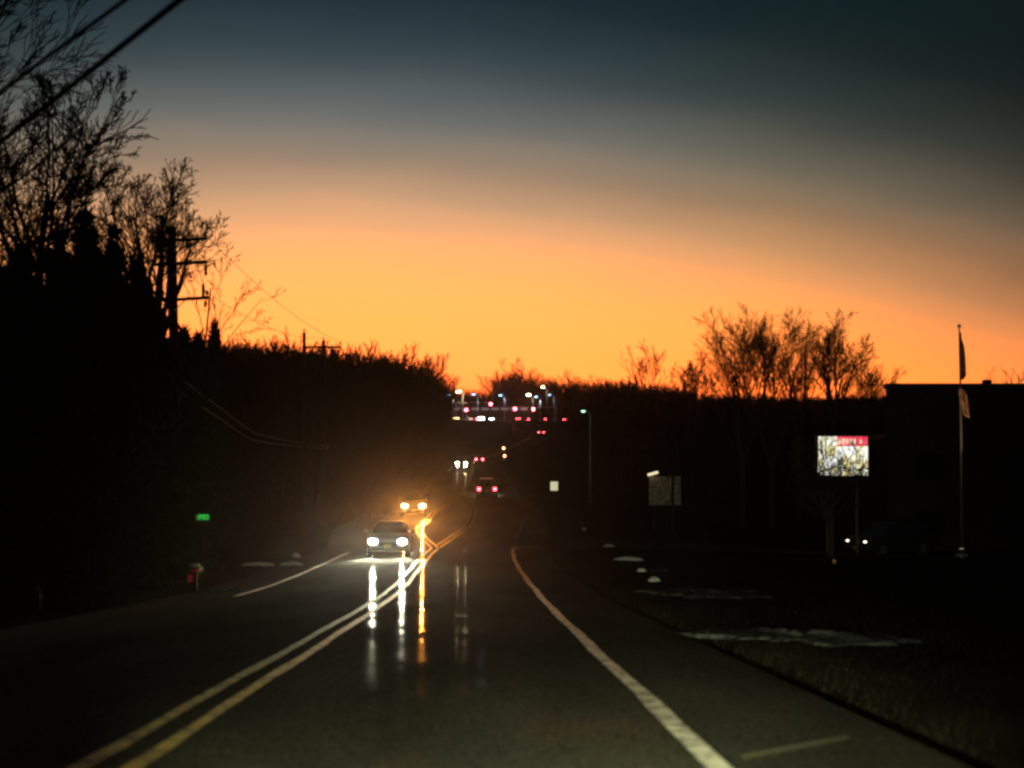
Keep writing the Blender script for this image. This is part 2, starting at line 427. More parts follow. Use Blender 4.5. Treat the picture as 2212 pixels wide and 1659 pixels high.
# ------------------------------------------------------------------ trees
def seg_mesh(name, segs, m, sides=3):
    A = np.array([s[0] for s in segs]); B = np.array([s[1] for s in segs]); ra = np.array([s[2] for s in segs]); rb = np.array([s[3] for s in segs])
    D = B - A; D /= np.linalg.norm(D, axis=1)[:, None] + 1e-9
    ref = np.where(np.abs(D[:, 2:3]) < .9, np.array([[0, 0, 1.]]), np.array([[1., 0, 0]]))
    e1 = np.cross(D, ref); e1 /= np.linalg.norm(e1, axis=1)[:, None] + 1e-9; e2 = np.cross(D, e1)
    n = len(A); an = np.arange(sides) * 2 * np.pi / sides
    ring = np.cos(an)[None, :, None] * e1[:, None, :] + np.sin(an)[None, :, None] * e2[:, None, :]
    V = np.concatenate([A[:, None] + ring * ra[:, None, None], B[:, None] + ring * rb[:, None, None]], 1).reshape(-1, 3)
    b = np.arange(n)[:, None] * 2 * sides; j = np.arange(sides); jj = (j + 1) % sides
    Fq = np.stack([b + j, b + jj, b + sides + jj, b + sides + j], -1).reshape(-1, 4)
    return mesh_np(name, V, Fq, m, sides > 3)

def grow(seed, H, tr, levels, kids, spread=.55, up=.28, lean=(0, 0), first=.3, lenf=.62, twigr=.006, wob=.09, forks=0, lift=0):
    H0 = H; rn = random.Random(seed); out = [[] for _ in range(levels + 1)]; fk = [0, 0]
    def br(p, d, L, r, lv):
        if lv == 1: fk[1] += 1
        wob_ = wob if lv else wob * .35
        nseg = (7, 5, 4, 3, 2, 2)[lv]; sl = L / nseg; path = []
        for i in range(nseg):
            d = (d + Vector((rn.gauss(0, wob_), rn.gauss(0, wob_), rn.gauss(0, wob_ * .7) + (up * .5 if lv else .04)))).normalized()
            q_ = p + d * sl
            r0 = r * (1 - .75 * i / nseg); r1 = r * (1 - .75 * (i + 1) / nseg)
            out[lv].append((tuple(p), tuple(q_), max(r0, twigr), max(r1, twigr), fk[0] * 1000 + (fk[1] if lv else 0))); path.append((p, q_, d, r1)); p = q_
        if lv < levels:
            nk = kids[lv]; nk = max(1, int(nk * rn.uniform(.75, 1.25)))
            for k in range(nk):
                f = first + (1 - first) * (k + rn.random()) / nk if lv == 0 else .2 + .8 * (k + rn.random()) / nk
                i = min(nseg - 1, int(f * nseg)); a, b_, dd, rr = path[i]; g = f * nseg - i
                pos = a.lerp(b_, min(1, g))
                ax = dd.cross(Vector((rn.gauss(0, 1), rn.gauss(0, 1), rn.gauss(0, 1)))).normalized()
                nd = (Matrix.Rotation(spread * rn.uniform(.6, 1.35), 3, ax) @ dd)
                nl = L * lenf * (1.15 - .55 * f) * rn.uniform(.7, 1.2)
                br(pos, nd, nl, max(rr * .62, twigr), lv + 1)
    d0 = Vector((lean[0], lean[1], 1)).normalized()
    if lift: out[0].append(((0, 0, -.3), (0, 0, H * lift + .3), tr, tr * .8, 0)); H = H * (1 - lift)
    if forks:
        for k in range(forks):
            a = 2 * math.pi * (k + rn.random() * .6) / forks; fk[0] = k
            br(Vector((math.cos(a) * .08, math.sin(a) * .08, lift and H0 * lift or -.3)), (d0 + Vector((math.cos(a), math.sin(a), 0)) * rn.uniform(.12, .34)).normalized(), H * rn.uniform(.8, 1), tr * .7, 0)
    else: br(Vector((0, 0, -.3)), d0, H, tr, 0)
    return out

def fit(o, H):
    top = max(s[1][2] for l in o for s in l); k = H / top
    return [[(tuple(c * k for c in a), tuple(c * k for c in b), ra, rb, g) for a, b, ra, rb, g in l] for l in o]

def bare_tree(name, loc, label, seed, H, tr, levels=4, kids=(11, 6, 6, 5), group=None, rz=0, **kw):
    o = fit(grow(seed, H * .8, tr, levels, kids, **kw), H)
    root = empty(name, loc, rz)
    for g in sorted({q_[4] for q_ in o[0]}):
        link('trunk', seg_mesh('trunk', [q_ for q_ in o[0] if q_[4] == g], M['bark'], 8), root)
    for g in sorted({q_[4] for q_ in o[1]}):
        link('limb', seg_mesh('limb', [q_ for q_ in o[1] if q_[4] == g], M['bark'], 5), root)
    tag(link('crown', seg_mesh('crown', sum(o[2:], []), M['twig'], 3), root), kind='stuff')
    tag(root, label, 'tree', group)
    return root
def at(u, d): x = (u - 1106) * d / F; return (x, d, LZ(x, d) - .02)
def top_h(u, v, d): return W(u, v, d).z - at(u, d)[2]

GL = 'bare trees on the left verge'
bare_tree('bare_tree', at(-190, 22), 'tall bare tree cut by the left picture edge, nearest to the camera', 11, 15.5, .26, 5, (12, 6, 5, 5, 3), GL, twigr=.009, up=.12, spread=.55)
bare_tree('bare_tree', at(75, 29), 'large bare tree whose crown reaches to the blurred overhead cables', 12, top_h(120, 75, 29), .26, 5, (19, 7, 6, 5, 3), GL, lean=(.06, 0), twigr=.009, up=.14, spread=.6, first=.35, lenf=.5)
bare_tree('bare_tree', at(-20, 36), 'bare tree with a broad crown behind the largest left tree', 16, top_h(20, 220, 34), .22, 5, (14, 7, 5, 5, 3), GL, twigr=.009, up=.14, spread=.6, lenf=.55)
bare_tree('bare_tree', at(274, 45), 'slim bare tree with forked stem left of the crossarm pole', 13, top_h(255, 345, 45), .17, 5, (6, 5, 5, 4, 3), GL, lean=(-.02, 0), twigr=.009, up=.12, spread=.5, first=.25, lenf=.55, forks=3, lift=.58)
bare_tree('bare_tree', at(340, 50), 'bare tree with fan-shaped crown rising just behind the crossarm pole', 24, top_h(400, 345, 50), .2, 5, (6, 5, 5, 4, 3), GL, lean=(.06, 0), twigr=.0095, up=.10, spread=.5, first=.2, lenf=.6, forks=5, lift=.62)
bare_tree('bare_tree', at(375, 56), 'thin bare tree leaning right past the crossarm pole towards the sunset', 15, top_h(470, 530, 56), .13, 5, (11, 5, 4, 4, 3), GL, lean=(.22, 0), twigr=.009, up=.05, spread=.6, lenf=.45)

# skyline trees on the right
GR = 'bare trees on the right skyline'
def sky_tree(u, v, d, label, seed, tr=.22, **kw):
    k = dict(twigr=.0125, up=.10, spread=.5, levels=4, kids=(13, 8, 7, 5)); k.update(kw)
    return bare_tree('bare_tree', at(u, d), label, seed, top_h(u, v, d), tr, group=GR, rz=seed, **k)
sky_tree(1388, 733, 150, 'small slender bare tree alone on the skyline right of the crossroads', 31, .16, kids=(9, 5, 5, 4), spread=.4, twigr=.02)
sky_tree(1496, 757, 140, 'small fan-shaped bare tree left of the big skyline group', 32, .16, forks=5, kids=(8, 5, 4, 4), lift=.5, first=.25, twigr=.017)
sky_tree(1605, 664, 118, 'leftmost big tree of the skyline group, its limbs leaning left', 33, .26, forks=4, kids=(10, 6, 5, 5), lift=.36, lean=(-.14, 0))
sky_tree(1668, 640, 118, 'tallest bare tree in the middle of the skyline group', 34, .3, forks=4, kids=(8, 6, 5, 5), lift=.34)
sky_tree(1728, 656, 124, 'dense dark bare tree of the skyline group with upright limbs', 35, .3, forks=3, kids=(9, 6, 5, 5), lift=.36, lean=(.05, 0))
sky_tree(1800, 674, 112, 'round-crowned bare tree with ivy-clad trunk right of the skyline group', 36, .22, forks=6, lift=.52, kids=(7, 6, 5, 5), spread=.5, lenf=.55)
sky_tree(1872, 752, 118, 'low bare tree of the skyline nearest to the flat-roofed building', 37, .18, forks=3, lift=.4, kids=(8, 6, 5, 5))
sky_tree(2190, 768, 105, 'bare twigs of a tree rising behind the flat roof at far right', 38, .15, kids=(7, 4, 4, 3))
sky_tree(1100, 768, 560, 'loose bare tree standing above the far wood behind the crossroads', 39, .3, twigr=.03, kids=(12, 6, 5, 4))
sky_tree(1140, 785, 540, 'bushy bare tree beside the loosest tree of the far wood', 40, .3, twigr=.03, kids=(12, 6, 5, 4))
sky_tree(1240, 793, 430, 'spreading bare tree poking above the low far wood to the right', 41, .3, twigr=.025, kids=(11, 6, 5, 4), forks=3)

# woods that read as one mass
tmpl = []
for k in range(4):
    o = fit(grow(60 + k, .8, .014, 3, (8, 7, 6), spread=.5, up=.2, lenf=.5, twigr=.0019, first=.25, wob=.07, forks=3), 1.0)
    s_ = sum(o, []); A = np.array([s[0] for s in s_]); B = np.array([s[1] for s in s_]); ra = np.array([s[2] for s in s_]); rb = np.array([s[3] for s in s_])
    me = seg_mesh('t', s_, None, 3); v = np.zeros(len(me.vertices) * 3, np.float32); me.vertices.foreach_get('co', v)
    f = np.zeros(len(me.loops), np.int32); me.loops.foreach_get('vertex_index', f)
    tmpl.append((v.reshape(-1, 3), f.reshape(-1, 4))); bpy.data.meshes.remove(me)
def wood(name, label, places, seed):
    rn = np.random.default_rng(seed); VV = []; FF = []; b = 0
    for (x, y, h) in places:
        v, f = tmpl[rn.integers(4)]; a = rn.uniform(0, 6.28); w = h * rn.uniform(.85, 1.5)
        if x < xy(y):   # the wood stops short of the cleared road corridor
            room = (rn.uniform(968, 990) - 1106) * y / F - x; rad = np.abs(v[:, :2]).max()
            if room < .3 * h * rad: continue
            w = min(w, room / rad)
        c, s = math.cos(a) * w, math.sin(a) * w
        q_ = np.stack([v[:, 0] * c - v[:, 1] * s + x, v[:, 0] * s + v[:, 1] * c + y, v[:, 2] * h + LZ(x, y)], 1)
        VV.append(q_); FF.append(f + b); b += len(v)
    me = mesh_np(name, np.concatenate(VV), np.concatenate(FF), M['twig'])
    return tag(link(name, me), label, 'wood', kind='stuff')
SKY = ([440, 500, 545, 600, 640, 700, 780, 880, 918, 938, 958, 986, 1000, 1030, 1060, 1100, 1150, 1210, 1270, 1330, 1380, 1430, 1480, 1540, 1600, 1700, 1900, 2300],
       [734, 742, 732, 744, 754, 766, 760, 758, 766, 780, 804, 834, 818, 806, 803, 801, 806, 818, 830, 814, 822, 826, 836, 850, 850, 856, 848, 850])
rn = np.random.default_rng(5)
def fill(n, gen, hmin, hmax, f0=.8):
    out = []
    for _ in range(n):
        x, y = gen(); u = 1106 + x * F / y
        zt = CAMZ + (HZ - np.interp(u + (7.5 * F / y if 700 < u < 990 else 0), *SKY)) * y / F
        h = (zt - LZ(x, y)) * rn.uniform(f0, 1.03)
        h = min(h, hmax * rn.uniform(.85, 1.1))
        if h > hmin: out.append((x, y, h))
    return out
def gl():
    y = rn.uniform(82, 300); u = rn.uniform(430, 980); x = (u - 1106) * y / F
    lim = float(xy(y)) - 7.5
    if x > lim: x = lim - rn.uniform(0, 6)
    return x, y
pl = fill(760, gl, 4, 26, .82)
wood('left_wood', 'dense bare wood covering the hillside left of the road', pl, 1)
def gf():
    y = rn.uniform(560, 760); u = rn.uniform(960, 2230); return (u - 1106) * y / F, y
wood('far_wood', 'dark bare wood on the far ridge behind the crossroads', fill(620, gf, 4, 26), 2)
def gr():
    y = rn.uniform(135, 300); u = rn.uniform(1270, 2250); x = (u - 1106) * y / F
    if x < float(xy(y)) + 14: x = float(xy(y)) + 14 + rn.uniform(0, 10)
    return x, y
wood('right_wood', 'low dark bare wood behind the lots right of the road', fill(330, gr, 3, 16), 3)

# evergreens: clumps of needle sprays through a cone or column
def evergreen_mesh(seed, H, Rb, n, size, nc):
    rn_ = np.random.default_rng(seed)
    cz = rn_.beta(1.1, 1.5, nc) * .97 + .03
    env = Rb * (1 - cz) ** .9 * (0.7 + .3 * np.sin(cz * 23 + seed)) + .03
    ca_ = rn_.uniform(0, 6.28, nc); cr_ = env * np.sqrt(rn_.uniform(.15, 1, nc))
    C = np.stack([cr_ * np.cos(ca_), cr_ * np.sin(ca_), cz * H], 1)
    k = rn_.integers(0, nc, n)
    sp = (.035 + .21 * (1 - cz[k]))[:, None] * Rb
    P = C[k] + rn_.normal(0, 1, (n, 3)) * sp * np.array([1, 1, .75]); P[:, 2] = np.clip(P[:, 2], .05, H)
    D = rn_.normal(0, 1, (n, 3)); D[:, :2] += P[:, :2] / (np.linalg.norm(P[:, :2], axis=1)[:, None] + .1) * .9; D[:, 2] += .5
    D /= np.linalg.norm(D, axis=1)[:, None]
    N = rn_.normal(0, 1, (n, 3)); E1 = np.cross(D, N); E1 /= np.linalg.norm(E1, axis=1)[:, None] + 1e-6
    L = size * rn_.uniform(.6, 1.4, n)[:, None]
    V = np.stack([P - E1 * L * .22, P + E1 * L * .22, P + D * L], 1).reshape(-1, 3)
    return mesh_np('crown', V, np.arange(n * 3).reshape(-1, 3), M['needle'])
evm = [evergreen_mesh(s, 10, r_, n_, .34, nc_) for s, r_, n_, nc_ in ((1, 2.6, 14000, 110), (2, 2.3, 11000, 80), (3, 3.1, 16000, 140))]
evt = seg_mesh('trunk', [((0, 0, -.3), (.05, 0, 5), .16, .09), ((.05, 0, 5), (0, 0, 9.6), .09, .02)], M['bark'], 8)
GE = 'evergreens along the left verge'
EV = [  # u, v of the top, distance, mesh, width, label
 (-40, 520, 25, 0, .8, 'dark evergreen at the left picture edge under the nearest bare tree'),
 (50, 522, 30, 2, .8, 'broad dark evergreen under the crown of the large bare tree'),
 (185, 470, 36, 1, .75, 'tallest pointed evergreen of the left row'),
 (125, 512, 33, 0, .8, 'evergreen between the broad one and the tallest pointed one'),
 (247, 500, 38, 0, .55, 'narrow pointed evergreen just right of the tallest one'),
 (295, 535, 38, 2, .6, 'rounded evergreen left of the crossarm pole at mid height of its arms'),
 (215, 530, 34, 2, .75, 'squat evergreen in front of the narrow pointed one'),
 (322, 600, 43, 2, .4, 'ragged evergreen right behind the arms of the crossarm pole'),
 (10, 560, 27, 2, 1.0, 'bushy evergreen low at the left picture edge'),
 (395, 690, 46, 2, .6, 'low evergreen at the foot of the crossarm pole'),
 (462, 676, 60, 2, .42, 'small ragged evergreen at the right end of the left row'),
 (430, 702, 56, 2, .5, 'low evergreen between the crossarm pole and the end of the row'),
 (150, 700, 26, 0, .9, 'low dark evergreen nearest the road below the tall row'),
 (290, 720, 33, 2, .8, 'low spreading evergreen in front of the rounded one'),
 (360, 740, 39, 0, .8, 'low evergreen left of the foot of the crossarm pole'),
]
for i, (u, v, d, k, wf, lab) in enumerate(EV):
    h = top_h(u, v, d) / 10
    r_ = empty('evergreen_tree', at(u, d), i * 1.7); r_.scale = (wf * max(h, .5), wf * max(h, .5), h)
    link('crown', evm[k], r_); link('trunk', evt, r_); tag(r_, lab, 'tree', GE)

# brushy undergrowth along both verges, nobody could count it
def brush(name, label, n, gen, hh, seed, m):
    rn_ = np.random.default_rng(seed); P = np.array([gen(rn_) for _ in range(n)])
    z = land(P[:, 0], P[:, 1]); B = np.stack([P[:, 0], P[:, 1], z - .05], 1)
    h = hh * rn_.uniform(.3, 1.3, n)[:, None]
    D = rn_.normal(0, .45, (n, 3)); D[:, 2] = 1; D /= np.linalg.norm(D, axis=1)[:, None]
    N = rn_.normal(0, 1, (n, 3)); N[:, 2] *= .2; N /= np.linalg.norm(N, axis=1)[:, None]
    w = h * .02 + .0015
    V = np.stack([B - N * w, B + N * w, B + D * h], 1).reshape(-1, 3)
    return tag(link(name, mesh_np(name, V, np.arange(n * 3).reshape(-1, 3), m)), label, 'grass', kind='stuff')
def gb_l(r): y = 4 + 100 * r.random() ** 1.4; return (float(xy(y) - tw(y)) - 5.4 - 7 * r.random() ** 1.5, y)
def gb_r(r):
    y = 4 + 52 * r.random() ** 1.4; return (float(xy(y)) + 5.5 + 9 * r.random() ** 1.4, y)
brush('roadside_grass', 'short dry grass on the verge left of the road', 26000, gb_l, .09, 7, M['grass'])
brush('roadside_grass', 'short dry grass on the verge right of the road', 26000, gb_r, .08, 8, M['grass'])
def gs_l(r):
    y = 60 + 200 * r.random(); return (float(xy(y) - tw(y)) - 9 - 22 * r.random(), y)
brush('undergrowth', 'tangled leafless undergrowth at the edge of the left wood', 30000, gs_l, 1.8, 9, M['twig'])
def gs_r(r):
    y = 120 + 170 * r.random(); u = r.uniform(1300, 2250); x = (u - 1106) * y / F; return (max(x, float(xy(y)) + 12), y)
brush('undergrowth', 'tangled leafless undergrowth at the edge of the right wood', 26000, gs_r, 2.2, 10, M['twig'])

def gs_f(r):
    y = r.uniform(575, 720); u = r.uniform(960, 2230); return ((u - 1106) * y / F, y)
brush('undergrowth', 'dark leafless thicket under the wood on the far ridge', 34000, gs_f, 6.5, 11, M['twig'])

# ------------------------------------------------------------------ utility poles and cables
def insulator(parent, p, h=.22, down=False):
    s = -1 if down else 1
    MB().lathe(p, [(.02, 0), (.02, s * h * .3), (.07, s * h * .35), (.05, s * h * .5), (.065, s * h * .6), (.045, s * h * .75), (.05, s * h * .85), (.02, s * h)], 8).build('insulator', M['porcelain'], parent, True)
pd = 42.; k = pd / F
p1 = empty('utility_pole', (W(384, 1200, pd).x, pd, LZ(W(384, 1200, pd).x, pd)))
zb = p1.location.z; ztop = W(370, 490, pd).z - zb
lx = W(371, 0, pd).x - p1.location.x
MB().tube([(0, 0, -.5), (lx * .5, 0, ztop * .5), (lx, 0, ztop)], [.2, .175, .15], 10).build('pole', M['wood'], p1, True)
def pole_x(z): return lx * z / ztop
for vv, l_, r_ in ((521, 330, 449), (571, 338, 450), (648, 352, 453)):
    z = W(0, vv, pd).z - zb; c = (W(l_, 0, pd).x + W(r_, 0, pd).x) / 2 - p1.location.x; wv_ = (r_ - l_) * k
    MB().tube([(c - wv_ / 2, -.16, z - .04), (c + wv_ / 2, -.16, z + .06)], .065, 6).build('crossarm', M['wood'], p1)
    for fx in (-.47, -.2, .47):
        if vv == 571 and fx > 0: continue
        insulator(p1, (c + wv_ * fx, -.16, z + .1))
    for sx in (-1, 1):
        MB().tube([(pole_x(z) + sx * .5, -.15, z), (pole_x(z), -.13, z - .45)], .02, 5).build('brace', M['galv'], p1)
z5 = W(0, 571, pd).z - zb; z6 = W(0, 648, pd).z - zb; xr_ = W(449, 0, pd).x - p1.location.x
MB().lathe((xr_ - .03, -.16, z5 - .42), [(.025, 0), (.06, .05), (.06, .12), (.04, .16), (.06, .22), (.06, .3), (.025, .42)], 8).build('fuse_cutout', M['porcelain'], p1, True)
MB().tube([(xr_ - .05, -.16, z5 - .42), (xr_ - .16, -.16, z5 - .6), (xr_ - .12, -.16, z6 + .55)], .012, 5).build('jumper_wire', M['darkcable'], p1)
MB().lathe((xr_ - .12, -.16, z6 + .06), [(.03, 0), (.055, .06), (.055, .4), (.03, .5)], 8).build('surge_arrester', M['porcelain'], p1, True)
MB().lathe((xr_ - .05, -.16, z6 - .28), [(.03, 0), (.05, .05), (.05, .18), (.02, .24)], 8).build('insulator', M['porcelain'], p1, True)
tag(p1, 'wooden utility pole with three stacked crossarms among the left trees', 'utility pole')

p2 = empty('utility_pole', at(699, 78)); h2 = top_h(699, 735, 78)
MB().tube([(0, 0, -.5), (0, 0, h2)], [.17, .11], 10).build('pole', M['wood'], p2, True)
za = W(0, 750, 78).z - p2.location.z
MB().box((-.05, -.15, za), (2.5, .1, .13)).build('crossarm', M['wood'], p2)
insulator(p2, (1.12, -.15, za + .07), .3); insulator(p2, (-1.2, -.15, za + .07), .2); insulator(p2, (0, 0, h2), .2)
for sx in (-1, 1): MB().tube([(sx * .75, -.15, za - .03), (0, -.14, za - .55)], .02, 5).build('brace', M['galv'], p2)
tag(p2, 'distant utility pole with one long crossarm above the left wood', 'utility pole')
p3 = empty('utility_pole', at(657, 69)); h3 = top_h(657, 718, 69)
MB().tube([(0, 0, -.5), (0, 0, h3)], [.16, .10], 10).build('pole', M['wood'], p3, True)
insulator(p3, (0, 0, h3), .2); MB().box((0, -.13, h3 - .55), (.16, .05, .25)).build('bracket', M['galv'], p3)
tag(p3, 'bare wooden pole without crossarm left of the distant crossarm pole', 'utility pole')
p4 = empty('utility_pole', (-12.2, 150, LZ(-12.2, 150)))
MB().tube([(0, 0, -.5), (0, 0, 9)], [.16, .10], 10).build('pole', M['wood'], p4, True)
MB().box((0, -.15, 8.4), (2.2, .1, .12)).build('crossarm', M['wood'], p4)
tag(p4, 'wooden utility pole half hidden in the wood beyond the oncoming cars', 'utility pole')
A1, B1 = W(388, 0, 9.2), W(205, 145, 10.9); d1 = B1 - A1
A2, B2 = W(270, 0, 9.7), W(95, 128, 11.2); d2 = B2 - A2
for D0, k0, k1, labs in ((d1, -7.0, 6.0, ('wooden utility pole hidden among the evergreens at left', 'wooden utility pole on the right verge behind the camera')),):
    for kk, lab in ((k1, labs[0]), (k0, labs[1])):
        c = (A1 + d1 * kk + A2 + d2 * kk) / 2; z0 = LZ(c.x, c.y); r = empty('utility_pole', (c.x, c.y, z0))
        MB().tube([(0, 0, -.5), (0, 0, max(c.z - z0 + .6, 6))], [.16, .11], 10).build('pole', M['wood'], r, True)
        MB().box((0, -.15, c.z - z0), (1.8, .1, .12)).build('crossarm', M['wood'], r)
        tag(r, lab, 'utility pole')

def sagwire(p, q_, sag, n=24):
    p, q_ = Vector(p), Vector(q_)
    return [p.lerp(q_, i / n) - Vector((0, 0, sag * 4 * (i / n) * (1 - i / n))) for i in range(n + 1)]
def cable(name, pts, r, m, label, group=None):
    return tag(MB().tube(pts, r, 6).build(name, m, None, True), label, 'cable', group)
def throughwire(a, b, ea, eb):
    """straight run through two seen points a and b, extended to both ends, with the ends on the poles"""
    return [Vector(ea), Vector(a), Vector(b), Vector(eb)]
def along(A, D, ks): return [A + D * q_ for q_ in ks]
cable('overhead_cable', along(A1, d1, np.linspace(-7, 6, 20)), .027, M['darkcable'], 'thick blurred cable crossing the upper left corner, the right one of two')
cable('overhead_cable', along(A2, d2, np.linspace(-7, 6, 20)), .019, M['darkcable'], 'thinner blurred cable crossing the upper left corner, the left one of two')
e1 = p1.matrix_basis @ Vector((xr_, -.16, W(0, 512, pd).z - zb)); e2 = p2.matrix_basis @ Vector((1.12, -.15, za + .35)); e2b = p2.matrix_basis @ Vector((0, 0, h2 + .18))
cable('power_line', sagwire(e1, e2, .5), .009, M['darkcable'], 'thin power line from the top crossarm of the near pole to the distant crossarm')
cable('power_line', sagwire(p1.matrix_basis @ Vector((xr_, -.16, z6 + .25)), e2b, .55), .009, M['darkcable'], 'thin power line from the lowest crossarm of the near pole to the distant pole top')
pc = pchip([42, 50, 58, 78, 95, 140, 150], [4.9, 3.87, 2.95, 2.75, 3.1, 4.4, 4.9])
for off, dz_, lab in ((0, 0, 'sagging pale telephone cable along the left wood, the upper one of two'), (-.15, -.42, 'sagging pale telephone cable along the left wood, the lower one of two')):
    yy = np.linspace(42, 150, 50)
    cable('telephone_cable', [Vector((-12.15 + off, y, float(pc(y)) + dz_ * max(0, 1 - (y - 42) / 55))) for y in yy], .03, M['cable'], lab)

# ------------------------------------------------------------------ vehicles (front towards -Y)
def car(name, loc, rz, label, kind='sedan', paint='paint_dark', head='head_white', tail='tail', lights_on=True, beam=None, group=None, pitch=0, fog=False, hs=1.0):
    root = empty(name, loc); root.rotation_euler = (pitch, 0, rz); tag(root, label, {'sedan': 'car', 'suv': 'car', 'pickup': 'pickup truck', 'van': 'van'}[kind], group)
    P = dict(sedan=dict(L=4.7, w=.90, hood=.95, belt=.98, roof=1.45, cab=(-1.05, -.35, .95, 1.7), tailz=1.02),
             suv=dict(L=4.7, w=.94, hood=1.08, belt=1.12, roof=1.75, cab=(-1.15, -.6, 1.75, 2.2), tailz=1.14),
             pickup=dict(L=5.6, w=.98, hood=1.20, belt=1.22, roof=1.88, cab=(-1.2, -.7, .75, 1.0), tailz=1.22),
             van=dict(L=5.0, w=.97, hood=1.15, belt=1.2, roof=1.95, cab=(-1.6, -.9, 2.1, 2.4), tailz=1.2))[kind]
    L, w, hd, belt, roof = P['L'], P['w'], P['hood'], P['belt'], P['roof']; h = L / 2
    st = [(-h, .34, hd - .28, .80), (-h + .05, .26, hd - .16, .90), (-h + .35, .22, hd - .07, .98), (-h + .9, .22, hd - .01, 1.0), (P['cab'][0] + .05, .22, belt, 1.0),
          (0, .22, belt + .01, 1.0), (h - 1.2, .22, belt + .01, 1.0), (h - .35, .24, P['tailz'], .97), (h - .06, .28, P['tailz'] - .06, .91), (h, .36, P['tailz'] - .2, .84)]
    v = []; f = []; n = 10
    for (y, zb_, zt, ww) in st:
        W_ = w * ww; mid = (zb_ + zt) / 2
        v += [(-W_ * .86, y, zb_), (-W_ * .98, y, zb_ + .14), (-W_, y, mid), (-W_ * .97, y, zt - .1), (-W_ * .84, y, zt), (W_ * .84, y, zt), (W_ * .97, y, zt - .1), (W_, y, mid), (W_ * .98, y, zb_ + .14), (W_ * .86, y, zb_)]
    for i in range(len(st) - 1):
        for j in range(n):
            jj = (j + 1) % n; f.append((i * n + j, i * n + jj, (i + 1) * n + jj, (i + 1) * n + j))
    f.append(tuple(range(n - 1, -1, -1))); f.append(tuple((len(st) - 1) * n + j for j in range(n)))
    link('body', mesh_from('body', v, f, M[paint], True), root)
    a, b, c_, d_ = P['cab']; wb, wt = w * .86, w * .66
    # roof shell with pillars
    rt = [(-wt * .97, b), (wt * .97, b), (wt, (b + c_) / 2), (wt * .95, c_), (-wt * .95, c_), (-wt, (b + c_) / 2)]
    mb = MB(); mb.v = [(x, y, roof - .05 - (.04 if abs(y - b) < .01 or abs(y - c_) < .01 else 0)) for x, y in rt] + [(x * .82, y * .86, roof) for x, y in rt]
    mb.f = [(i, (i + 1) % 6, 6 + (i + 1) % 6, 6 + i) for i in range(6)] + [tuple(range(6, 12))] + [tuple(range(5, -1, -1))]
    mb.build('roof', M[paint], root, True)
    ro = roof - .09; bb = belt - .02
    for s in (-1, 1):
        for (y0, y1) in ((a, b), (d_, c_)):
            MB().tube([(s * wb, y0, bb), (s * wt * .96, y1, ro)], .045, 6).build('pillar', M[paint], root, True)
        m_ = (a + d_) / 2
        MB().tube([(s * wb * 1.02, m_, bb), (s * wt, (b + c_) / 2, ro)], .04, 6).build('pillar', M[paint], root, True)
        MB().quad((s * wb, a + .05, bb), (s * wb, m_, bb), (s * wt * .98, (b + c_) / 2, ro), (s * wt * .96, b + .03, ro)).build('side_window', M['glass'], root)
        MB().quad((s * wb, m_, bb), (s * wb, d_ - .05, bb), (s * wt * .96, c_ - .03, ro), (s * wt * .98, (b + c_) / 2, ro)).build('side_window', M['glass'], root)
        MB().box((s * (w + .1), a + .28, belt + .06), (.2, .09, .13), bev=.02).build('side_mirror', M[paint], root)
    MB().quad((-wb, a, bb), (wb, a, bb), (wt * .96, b, ro), (-wt * .96, b, ro)).build('windshield', M['glass'], root)
    MB().quad((wb, d_, bb), (-wb, d_, bb), (-wt * .95, c_, ro), (wt * .95, c_, ro)).build('rear_window', M['glass'], root)
    wr = .33 if kind == 'sedan' else .38
    for sx in (-1, 1):
        for yy in (-h + .92, h - .95):
            def cyl(x0, x1, rr):
                q2 = MB(); q2.tube([(x0, yy, wr), (x1, yy, wr)], rr, 16); return q2
            ty = cyl(sx * (w - .21), sx * (w + .012), wr).build('wheel', M['tyre'], root, False)
            cyl(sx * (w + .005), sx * (w + .022), wr * .62).build('rim', M['rim'], ty)
    MB().box((0, -h + .0, .43), (w * 1.62, .14, .2), bev=.04).build('front_bumper', M[paint], root)
    MB().box((0, h - .0, .47), (w * 1.66, .14, .22), bev=.04).build('rear_bumper', M['trim'], root)
    gz = hd - .36
    MB().box((0, -h - .01, gz), (w * .95, .05, .2), bev=.02).build('grille', M['trim'], root)
    MB().box((0, -h - .085, .46), (.31, .012, .15)).build('licence_plate', M['plate'], root)
    MB().box((0, h + .02, P['tailz'] - .36), (.31, .03, .15)).build('licence_plate', M['plate'], root)
    for s in (-1, 1):
        hl_ = MB(); hl_.disc_y((s * w * .68, -h - .0, gz + .06), .155 * hs, .08, 14, .095 * hs)
        hl_.build('headlight', M[head] if lights_on else M['glass'], root)
        if fog: MB().disc_y((s * w * .66, -h - .06, .44), .08, .05, 12).build('fog_lamp', M[head], root)
        tl = MB().box((s * w * .72, h - .02, P['tailz'] - .24), (.26, .07, .16 if kind == 'sedan' else .26), bev=.03)
        tl.build('taillight', M[tail], root)
        if beam:
            ld = bpy.data.lights.new('headlight_beam', 'SPOT'); ld.energy = beam[0]; ld.color = beam[1]; ld.spot_size = R(beam[2]); ld.spot_blend = 1; ld.shadow_soft_size = .09
            lo_ = bpy.data.objects.new('headlight_beam', ld); COL.objects.link(lo_); lo_.parent = root
            lo_.location = (s * w * .68, -h - .14, gz + .06); lo_.rotation_euler = (R(-90 + beam[3]), 0, R(beam[4] if len(beam) > 4 else 0))
    return root
def on_road(u, d, dx=0):
    x = (u - 1106) * d / F + dx; return (x, d, float(zr(d)) + .002)
WARM = (1, .55, .2); COOL = (1, .96, .82)
